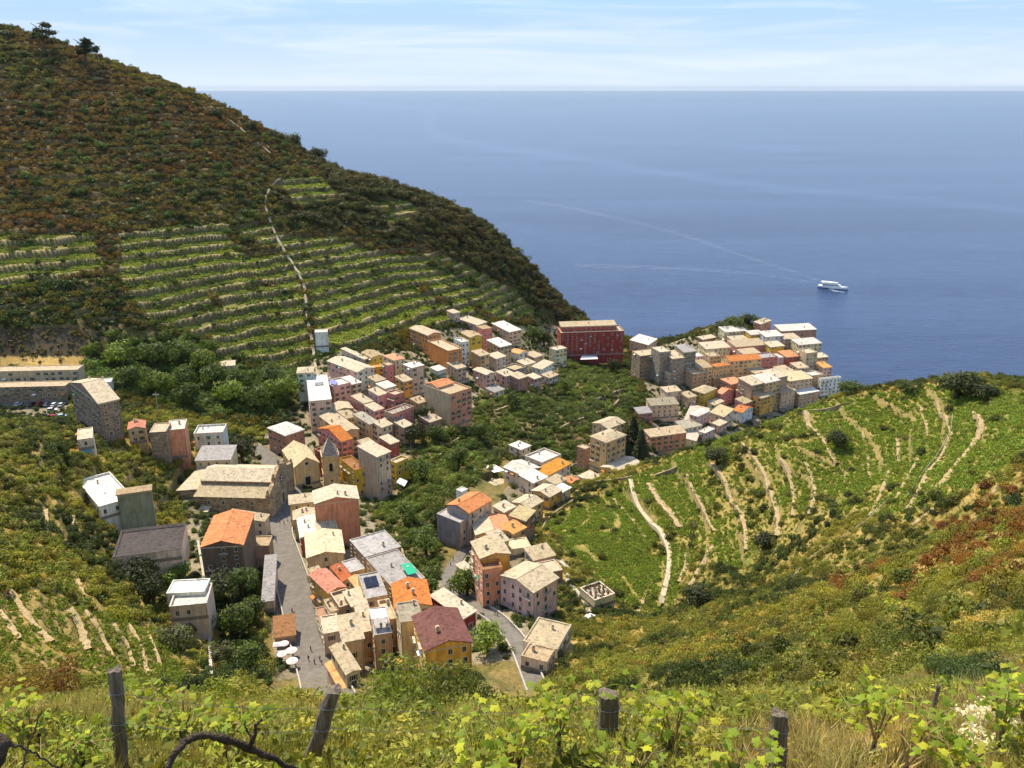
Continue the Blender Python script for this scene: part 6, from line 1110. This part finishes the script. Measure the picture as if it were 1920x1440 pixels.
# ---------------------------------------------------------------- cars
def car_meshes():
    b = MB(); prof = [(-2.05,.35),(-2.05,.78),(-1.9,.9),(-1.0,.95),(.95,.95),(1.95,.82),(2.08,.7),(2.08,.35)]; n = len(prof)
    for w0, w1 in ((-.82, .82),): b.add([(x, -.82, z) for x, z in prof] + [(x, .82, z) for x, z in prof], [tuple(range(n)), tuple(range(2 * n - 1, n - 1, -1))] + [(i, i + n, (i + 1) % n + n, (i + 1) % n) for i in range(n)])
    b.add([(-1.55,-.66,1.42),(.35,-.66,1.42),(.35,.66,1.42),(-1.55,.66,1.42),(-1.5,-.64,1.46),(.3,-.64,1.46),(.3,.64,1.46),(-1.5,.64,1.46)], [(4,5,6,7),(0,1,5,4),(1,2,6,5),(2,3,7,6),(3,0,4,7)]); body = b
    g = MB(); g.add([(-1.85,-.76,.93),(1.05,-.76,.93),(1.05,.76,.93),(-1.85,.76,.93),(-1.55,-.66,1.42),(.35,-.66,1.42),(.35,.66,1.42),(-1.55,.66,1.42)], [(0,1,5,4),(1,2,6,5),(2,3,7,6),(3,0,4,7)]); wz = MB(); wz.tube([(0, -.1, 0), (0, .1, 0)], .32, 12); hl = MB(); hl.box(-.03, .03, -.16, .16, -.07, .07)
    return body, g.mesh('windows', M_GLASS), wz.mesh('wheel', plain('tyre', (.02, .02, .02), .9, .1)), hl.mesh('headlight', plain('lamp_glass', (.7, .7, .65), .2, .05))
cb, cg, cw, chl = car_meshes(); CARB = {}
def car(u, v, rz, col, label, van=False):
    key = col + str(van)
    pc = dict(white=(.75,.75,.73), red=(.45,.03,.03), grey=(.3,.31,.32), dark=(.04,.04,.05), blue=(.35,.5,.62), silver=(.55,.56,.57))[col]
    if col not in CARB: mt = plain('car_paint_' + col, pc, .3, .04, spec=.5); CARB[col] = cb.mesh('body', mt)
    c = gp(u, v, 105); e = thing('parked_car', label, 'car', (c[0], c[1], c[2] + .05), rz, 'cars in the upper car park'); s = 1.18 if van else 1.0; e.scale = (1.12, 1.12, 1.12 * s); link('body', CARB[col], e); link('windows', cg, e)
    for x in (-1.3, 1.3):
        for y in (-.76, .76): link('wheel', cw, e, (x, y, .32))
    for y in (-.55, .55): link('headlight', chl, e, (2.09, y, .66))
for a_ in ((35,760,1.4,'white','white car standing alone at the left of the car park'),(61,760,1.5,'dark','dark car between the lone white car and the red one'),(75,759,1.5,'red','red car in the back row of the car park'),(89,760,1.6,'grey','grey car right of the red one'),(103,761,1.5,'white','white car third from the right in the back row'),(116,761,1.6,'silver','silver car at the right end of the back row'),(98,772,.3,'white','white van in front of the back row',True),(84,782,.4,'grey','grey car at the hedge in the car park'),(102,784,.2,'red','red car in front of the white van'),(117,783,.3,'blue','light blue car at the right of the car park')): car(*a_)
for a_ in ((1122,1142,1.1,'dark','dark car parked below the white terrace'),(1103,1164,.9,'white','white car parked at the end of the garden path')): car(*a_)
# ---------------------------------------------------------------- people
SH = [plain('shirt_' + n, c, .8, .05) for n, c in (('red', (.4,.05,.05)), ('blue', (.08,.13,.3)), ('white2', (.75,.74,.7)), ('black', (.03,.03,.035)), ('green', (.1,.2,.08)), ('pink', (.55,.25,.28)))]; SN = ['red', 'blue', 'white', 'black', 'green', 'pink']; rn = random.Random(11)
spots = [(583,1222,'walking down the main street near its lower end'),(579,1240,'sitting out by the lower street edge'),(590,1246,'standing at the foot of the main street'),(600,1240,'walking at the right side of the lower street'),(604,1247,'close to the cottage at the street foot'),(548,1150,'at the left edge of the main street halfway up'),(552,1157,'just below another walker halfway up the street'),(506,1022,'at the top of the main street by the rail'),(518,1017,'stepping onto the top of the main street'),(510,1030,'leaning at the rail above the street'),
    (526,918,'crossing the square in front of the church'),(540,920,'alone in the middle of the square'),(545,926,'near the chapel steps'),(552,924,'beside the chapel corner'),(530,960,'in the shade between church and houses'),(536,968,'in the crowd below the church front'),(528,975,'at the left of the shaded crowd'),(540,980,'at the right of the shaded crowd'),(533,985,'at the front of the shaded crowd'),(525,983,'by the church corner'),
    (845,1112,'on the stream street left of the round tree'),(850,1115,'next to the pair by the round tree'),(856,1112,'nearest the round tree on the stream street'),(928,1155,'on the stream street by the salmon house'),(933,1158,'second of two by the salmon house'),(845,1062,'on the bend of the stream street'),(850,1052,'furthest up the stream street')]
for i, (u, v, w_) in enumerate(spots):
    k = rn.randrange(len(SH)); c = gp(u, v, 95); o = link('person', PERSON[i % 3], None, (c[0], c[1], c[2] + .2), rn.uniform(0, 6.28)); tag(o, 'person in a %s top %s' % (SN[k], w_), 'person', 'people in the streets'); s = rn.uniform(.95, 1.06); o.scale = (s, s, s); o.material_slots[1].link = 'OBJECT'; o.material_slots[1].material = SH[k]
# ---------------------------------------------------------------- ferry and its wake
def ferry():
    c = at(1562, 541, CZ / float(tanv(541))); Lb = 42 * (c[1] * CP + CZ * SP) / F / math.cos(.6) * 1.05; rz = -.55; e = thing('ferry_boat', 'white passenger boat crossing the blue bay', 'boat', (c[0], c[1], 0), rz); k = Lb / 30; Wh = plain('boat_white', (.8,.8,.78), .35, .04); Bl = plain('boat_blue', (.06,.1,.25), .4, .05)
    xs = np.linspace(-15, 15, 15); m = MB(); rings = []
    for x in xs:
        t = (x + 15) / 30; w = 3.4 * (1 - max(0, (t - .55) / .45) ** 2.2) + .02; sh = 2.4 + .9 * t ** 3; rings.append([(x * k, -w * .7 * k, -.8 * k), (x * k, -w * k, .6 * k), (x * k, -w * 1.03 * k, sh * k), (x * k, w * 1.03 * k, sh * k), (x * k, w * k, .6 * k), (x * k, w * .7 * k, -.8 * k)])
    vs = [p for r in rings for p in r]; fs = []; mi = []
    for i in range(14):
        for j in range(5): fs.append((i * 6 + j, i * 6 + j + 1, i * 6 + 7 + j, i * 6 + 6 + j))
    fs.append((0, 5, 4, 3, 2, 1)); m.add(vs, fs); h = m.obj('hull', Wh, e); me = h.data; me.materials.append(Bl)
    for p in me.polygons: p.material_index = 1 if p.center.z < .35 * k else 0
    m = MB(); m.box(-11 * k, 6 * k, -2.6 * k, 2.6 * k, 2.55 * k, 4.8 * k); m.add([(6 * k, -2.6 * k, 2.6 * k), (6 * k, 2.6 * k, 2.6 * k), (6 * k, 2.6 * k, 4.8 * k), (6 * k, -2.6 * k, 4.8 * k), (8.5 * k, -1.6 * k, 2.7 * k), (8.5 * k, 1.6 * k, 2.7 * k)], [(4, 5, 2, 3), (0, 4, 3), (5, 1, 2)]); m.obj('cabin', Wh, e)
    m = MB(); m.box(-2 * k, 4 * k, -2.1 * k, 2.1 * k, 4.82 * k, 6.6 * k); m.obj('wheelhouse', Wh, e); m = MB(); m.box(-12.5 * k, -1.5 * k, -2.5 * k, 2.5 * k, 6.5 * k, 6.62 * k); m.obj('sun_deck_roof', Wh, e)
    for x in (-12, -7, -2.3):
        for y in (-2.3, 2.3): m = MB(); m.tube([(x * k, y * k, 4.7 * k), (x * k, y * k, 6.5 * k)], .06 * k, 4); m.obj('post', Wh, e)
    for sy in (-1, 1):
        for i in range(7): m = MB(); m.box((-10.5 + 2.3 * i) * k, (-8.9 + 2.3 * i) * k, *sorted((sy * 2.6 * k, sy * 2.66 * k)), 3.3 * k, 4.3 * k); m.obj('window', M_GLASS, e)
    m = MB(); m.box(4 * k, 4.06 * k, -1.9 * k, 1.9 * k, 5.4 * k, 6.3 * k); m.obj('windscreen', M_GLASS, e); m = MB(); m.tube([(0, 0, 6.6 * k), (0, 0, 9.6 * k)], .08 * k, 5); m.tube([(0, -1 * k, 8.4 * k), (0, 1 * k, 8.4 * k)], .06 * k, 4); m.obj('mast', Wh, e)
ferry()
def foam(name, rows, label, dens):
    m_, nt, b = base(name + '_mat'); L = nt.links; g = N(nt, 'ShaderNodeNewGeometry'); n = N(nt, 'ShaderNodeTexNoise', Scale=.09, Detail=6.0); L.new(g.outputs['Position'], n.inputs['Vector']); rr = ramp(nt, [(.42, (0, 0, 0)), (.72, (dens, dens, dens))]); L.new(n.outputs['Fac'], rr.inputs['Fac']); tb = N(nt, 'ShaderNodeBsdfTransparent'); ms = N(nt, 'ShaderNodeMixShader'); L.new(rr.outputs['Color'], ms.inputs['Fac']); L.new(tb.outputs['BSDF'], ms.inputs[1]); b.inputs['Base Color'].default_value = (.5, .58, .7, 1); b.inputs['Roughness'].default_value = .7; L.new(b.outputs['BSDF'], ms.inputs[2]); L.new(ms.outputs['Shader'], nt.nodes['Material Output'].inputs['Surface'])
    m = MB()
    for pts in rows:
        c = [at(u, v, CZ / float(tanv(v))) for u, v, w in pts]; vs = []
        for i, (p, (u, v, w)) in enumerate(zip(c, pts)): d = c[min(i + 1, len(c) - 1)] - c[max(i - 1, 0)]; d = np.array([-d[1], d[0]]); d /= np.linalg.norm(d); vs += [(p[0] + d[0] * w, p[1] + d[1] * w, .12), (p[0] - d[0] * w, p[1] - d[1] * w, .12)]
        m.add(vs, [(2 * i, 2 * i + 1, 2 * i + 3, 2 * i + 2) for i in range(len(c) - 1)])
    tag(m.obj(name, m_), label, 'wake', None, 'stuff')
foam('boat_wake', [[(1545,530,4),(1500,513,5),(1440,495,6),(1360,468,8),(1280,440,10),(1180,415,13),(1080,392,16),(980,375,18)],[(1548,534,4),(1480,522,5),(1400,512,7),(1300,505,10),(1200,500,12),(1080,498,14)]], 'faint pale wake trailing behind the passenger boat', .14)
foam('bow_foam', [[(1542,527,3),(1552,537,4),(1566,546,4),(1584,548,2)],[(1543,527,2),(1558,531,3),(1575,537,2)]], 'white foam along the passenger boat hull', 1.0)
# ---------------------------------------------------------------- single trees
TM = {n: leaf_mat('tree_' + n, False, c, .3) for n, c in dict(dark=(.05,.062,.022), green=(.095,.135,.03), bright=(.17,.23,.04), olive=(.13,.14,.06)).items()}
TRUNK = []
for s_ in range(2):
    r = random.Random(s_); m = MB(); m.tube([(0, 0, -.3), (.02, 0, .2), (.03, .02, .5), (.0, .03, .8)], [.055, .045, .035, .015], 7)
    for i in range(5): a = i * 1.26 + s_; z = .3 + .08 * i; m.tube([(.02, .01, z), (.16 * math.cos(a), .16 * math.sin(a), z + .16), (.3 * math.cos(a), .3 * math.sin(a), z + .26)], [.022, .014, .006], 5)
    TRUNK.append(m.mesh('trunk', M_BARK, True))
def crown_mesh(kind, seed, mat):
    r = np.random.default_rng(seed)
    if kind == 'round':
        p, d = lumpy(1500, r, 1.0, 11, .5); p = p * [.38, .38, .46] + [0, 0, .32]; v, f = cards(p, d, r.uniform(.6, 1.3, len(p)) * .034, 1.3, r)
    elif kind == 'pine':
        c = []
        for i in range(16): a = r.uniform(0, 6.28); q = r.uniform(.1, .42); c.append((q * math.cos(a), q * math.sin(a), r.uniform(.5, 1.0) - q * .25))
        c = np.array(c); k = r.integers(0, 16, 1300); p = c[k] + r.normal(size=(1300, 3)) * [.055, .055, .028]; v, f = cards(p, r.normal(size=p.shape), r.uniform(.6, 1.3, len(p)) * .03, 1.8, r)
    else:                                       # cone
        z = r.random(1500) ** 1.2; a = r.uniform(0, 6.28, 1500); q = (1 - z) * .26 * np.sqrt(r.uniform(.3, 1, 1500)) + .02; p = np.stack([q * np.cos(a), q * np.sin(a), .12 + .9 * z], -1); v, f = cards(p, np.stack([np.cos(a), np.sin(a), .4 + 0 * a], -1) + r.normal(size=p.shape) * .4, r.uniform(.6, 1.2, 1500) * .035, 1.4, r)
    return mesh_from(v, f, 'crown', mat)
CR = {}
def tree(u, v, hpx, kind, tone, label, group, dmin=95, wide=1.0, sink=0.0):
    c = gp(u, v, dmin); h = hpx * (c[1] * CP + (CZ - c[2]) * SP) / F / math.cos(math.atan(float(tanv(v)))); s = rn.randrange(3); key = (kind, tone, s)
    if key not in CR: CR[key] = crown_mesh(kind, 900 + s * 7, TM[tone])
    e = thing('pine_tree' if kind == 'pine' else 'tree', label, 'tree', (c[0], c[1], c[2] - .2 - sink * h), rn.uniform(0, 6.28), group); e.scale = (h * wide, h * wide, h); link('trunk', TRUNK[s % 2], e); link('crown', CR[key], e)
g = 'pines on the far ridge'
tree(85, 98, 58, 'pine', 'dark', 'lone pine with layered branches against the sky on the far ridge', g, 300); tree(164, 124, 54, 'pine', 'dark', 'second lone tree against the sky, nearer the sea', g, 300, 1.1)
for a_ in ((15,70,30,'dense tree at the very top left of the ridge'),(400,216,30,'small pine where the stairway tops the ridge'),(470,240,32,'pine pair member on the ridge, left one'),(508,258,36,'pine standing out of the ridge wood above the sea'),(551,268,40,'slender pine leaning over the ridge against the sea'),(596,290,32,'pointed tree on the ridge halfway down'),(805,375,30,'pointed lone conifer on the lower ridge'),(1000,520,30,'dark tree near the seaward end of the ridge')): tree(a_[0], a_[1], a_[2], 'round', 'dark', a_[3], g, 300, 1.15, .42)
g = 'trees in the village'
for a_ in ((875,1118,58,'round','bright','round bright tree on the stream street',1.0),(808,1112,52,'round','green','dark green tree at the stream street bend',1.0),(862,1115,44,'round','green','second round tree beside the bright street tree',1.0),(910,1225,60,'round','bright','broad light green tree right of the maroon roof',1.1),(455,868,52,'round','dark','dark tree left of the square behind the church',1.0),
    (415,1135,70,'round','dark','large dark tree below the orange tiled roof',1.1),(455,1120,60,'round','green','tree right of the large dark tree',1.0),(440,1190,64,'round','green','green tree in the walled garden left of the street',1.0),(480,1165,50,'round','green','tree at the garden edge by the street',1.0),(330,1225,60,'round','olive','grey-green olive tree below the white terrace',1.1),(290,1130,58,'round','dark','dark tree left of the white roofed house',1.0),(470,1262,62,'round','green','tree at the left of the parasols',1.0),(338,1096,44,'round','bright','bright bush tree beside the dark flat roof',1.2),(262,1100,56,'round','dark','dark tree shading the dark flat roof edge',1.3),(420,1265,60,'round','olive','olive tree below the long garden wall',1.0),
    (1185,855,70,'cone','dark','dark conifer right of the ochre villa',1.2),(1200,868,60,'cone','dark','second dark conifer beside the valley house',1.2),(790,800,46,'round','dark','dark tree below the brown and rose house',1.0),(775,835,46,'round','dark','dark tree at the gully rim near the crimson house',1.0),(820,830,40,'round','green','green tree below the tall beige and salmon house',1.0),(760,985,50,'round','green','tree behind the salmon gable wall',1.0),(800,1040,56,'round','green','tree in the gully left of the grey house',1.0),(830,1000,44,'round','dark','dark tree at the grey house corner',1.0),(790,900,44,'round','green','middle tree of the gully floor',1.0),(860,880,46,'round','green','leafy tree above the tiny white hut',1.0),(900,830,44,'round','green','tree in the gully above the white canopy',1.0),(1020,650,36,'round','dark','dark tree between the peach house and the hotel',1.0),(1000,640,34,'round','green','green tree behind the tan house',1.0),(1060,740,34,'round','bright','bright tree in the upper gully gardens',1.0),(960,770,40,'round','green','tree in the gully below the garden cluster',1.0),(1150,700,34,'round','dark','dark tree beside the stone tower house',1.0),(1600,745,36,'round','green','dark bush tree at the right end of the harbour town',1.6)):
    tree(a_[0], a_[1], a_[2], a_[3], a_[4], a_[5], g, 105 if a_[1] > 860 else 180, a_[6])
g = 'bushes on the harbour rock'
for a_ in ((1352,622,30,'dark','bush on the left shoulder of the harbour rock'),(1378,612,32,'green','bush on the middle of the harbour rock'),(1402,606,30,'dark','bush on the top of the harbour rock'),(1425,612,26,'green','bush right of the rock top behind the red cube house')): tree(a_[0], a_[1], a_[2], 'round', a_[3], a_[4], g, 300, 1.5, .25)
g = 'bushes on the spur crest'
for a_ in ((1790,748,62,'dark','biggest dark bush on the spur crest against the sea',1.5),(1850,752,36,'dark','lower dark bush right of the biggest one on the crest',1.8),(1700,735,24,'green','low bush on the crest left of the biggest one',1.8),(1570,840,40,'dark','dark bush beside the tan terrace path',1.3),(1345,872,40,'dark','round dark bush near the crest wall',1.3),(1310,1140,44,'dark','dark bush below the curved vineyard path',1.5),(1430,1030,34,'dark','dark bush at the foot of the vine strips',1.5)): tree(a_[0], a_[1], a_[2], 'round', a_[3], a_[4], g, 70, a_[5])
g = 'trees of the wood behind the village'
WL = ['tree of the village wood above the stone apartment house', 'tree of the village wood directly behind the utility pole', 'tree of the village wood just right of the pole', 'tree of the village wood left of the tiny hut', 'tree at the left edge of the village wood by the long pale building', 'upper tree of the village wood, second from its left edge', 'upper tree in the middle of the village wood', 'upper tree of the village wood nearest the stepped terraces', 'tree right of the tiny hut below the terraces', 'tree left of the mint green tower house', 'tree above the white house with rim wall', 'tree just right of the utility pole foot', 'lower tree between the rim wall house and the brick red house', 'lower tree left of the tall pink house']
for i, (u, v) in enumerate(((250,735),(300,742),(350,735),(400,730),(230,690),(290,690),(340,690),(380,700),(450,740),(510,735),(430,760),(360,768),(480,770),(530,760))): tree(u, v, 58, 'round', ['green', 'bright', 'green'][i % 3], WL[i], g, 235, 1.05)
# ---------------------------------------------------------------- air
def haze():
    m = MB(); m.box(-110000, 110000, -400, 91000, -80, 372); o = m.obj('haze', []); mt = bpy.data.materials.new('haze_air'); mt.use_nodes = True; nt = mt.node_tree; nt.nodes.clear(); out = nt.nodes.new('ShaderNodeOutputMaterial'); v = nt.nodes.new('ShaderNodeVolumePrincipled'); v.inputs['Color'].default_value = (.60, .70, .84, 1); v.inputs['Density'].default_value = 1.0e-5; v.inputs['Anisotropy'].default_value = .2; nt.links.new(v.outputs[0], out.inputs['Volume']); o.data.materials.append(mt); o['kind'] = 'stuff'; o['label'] = 'thin pale sea haze over the whole bay'; o['category'] = 'haze'
haze()
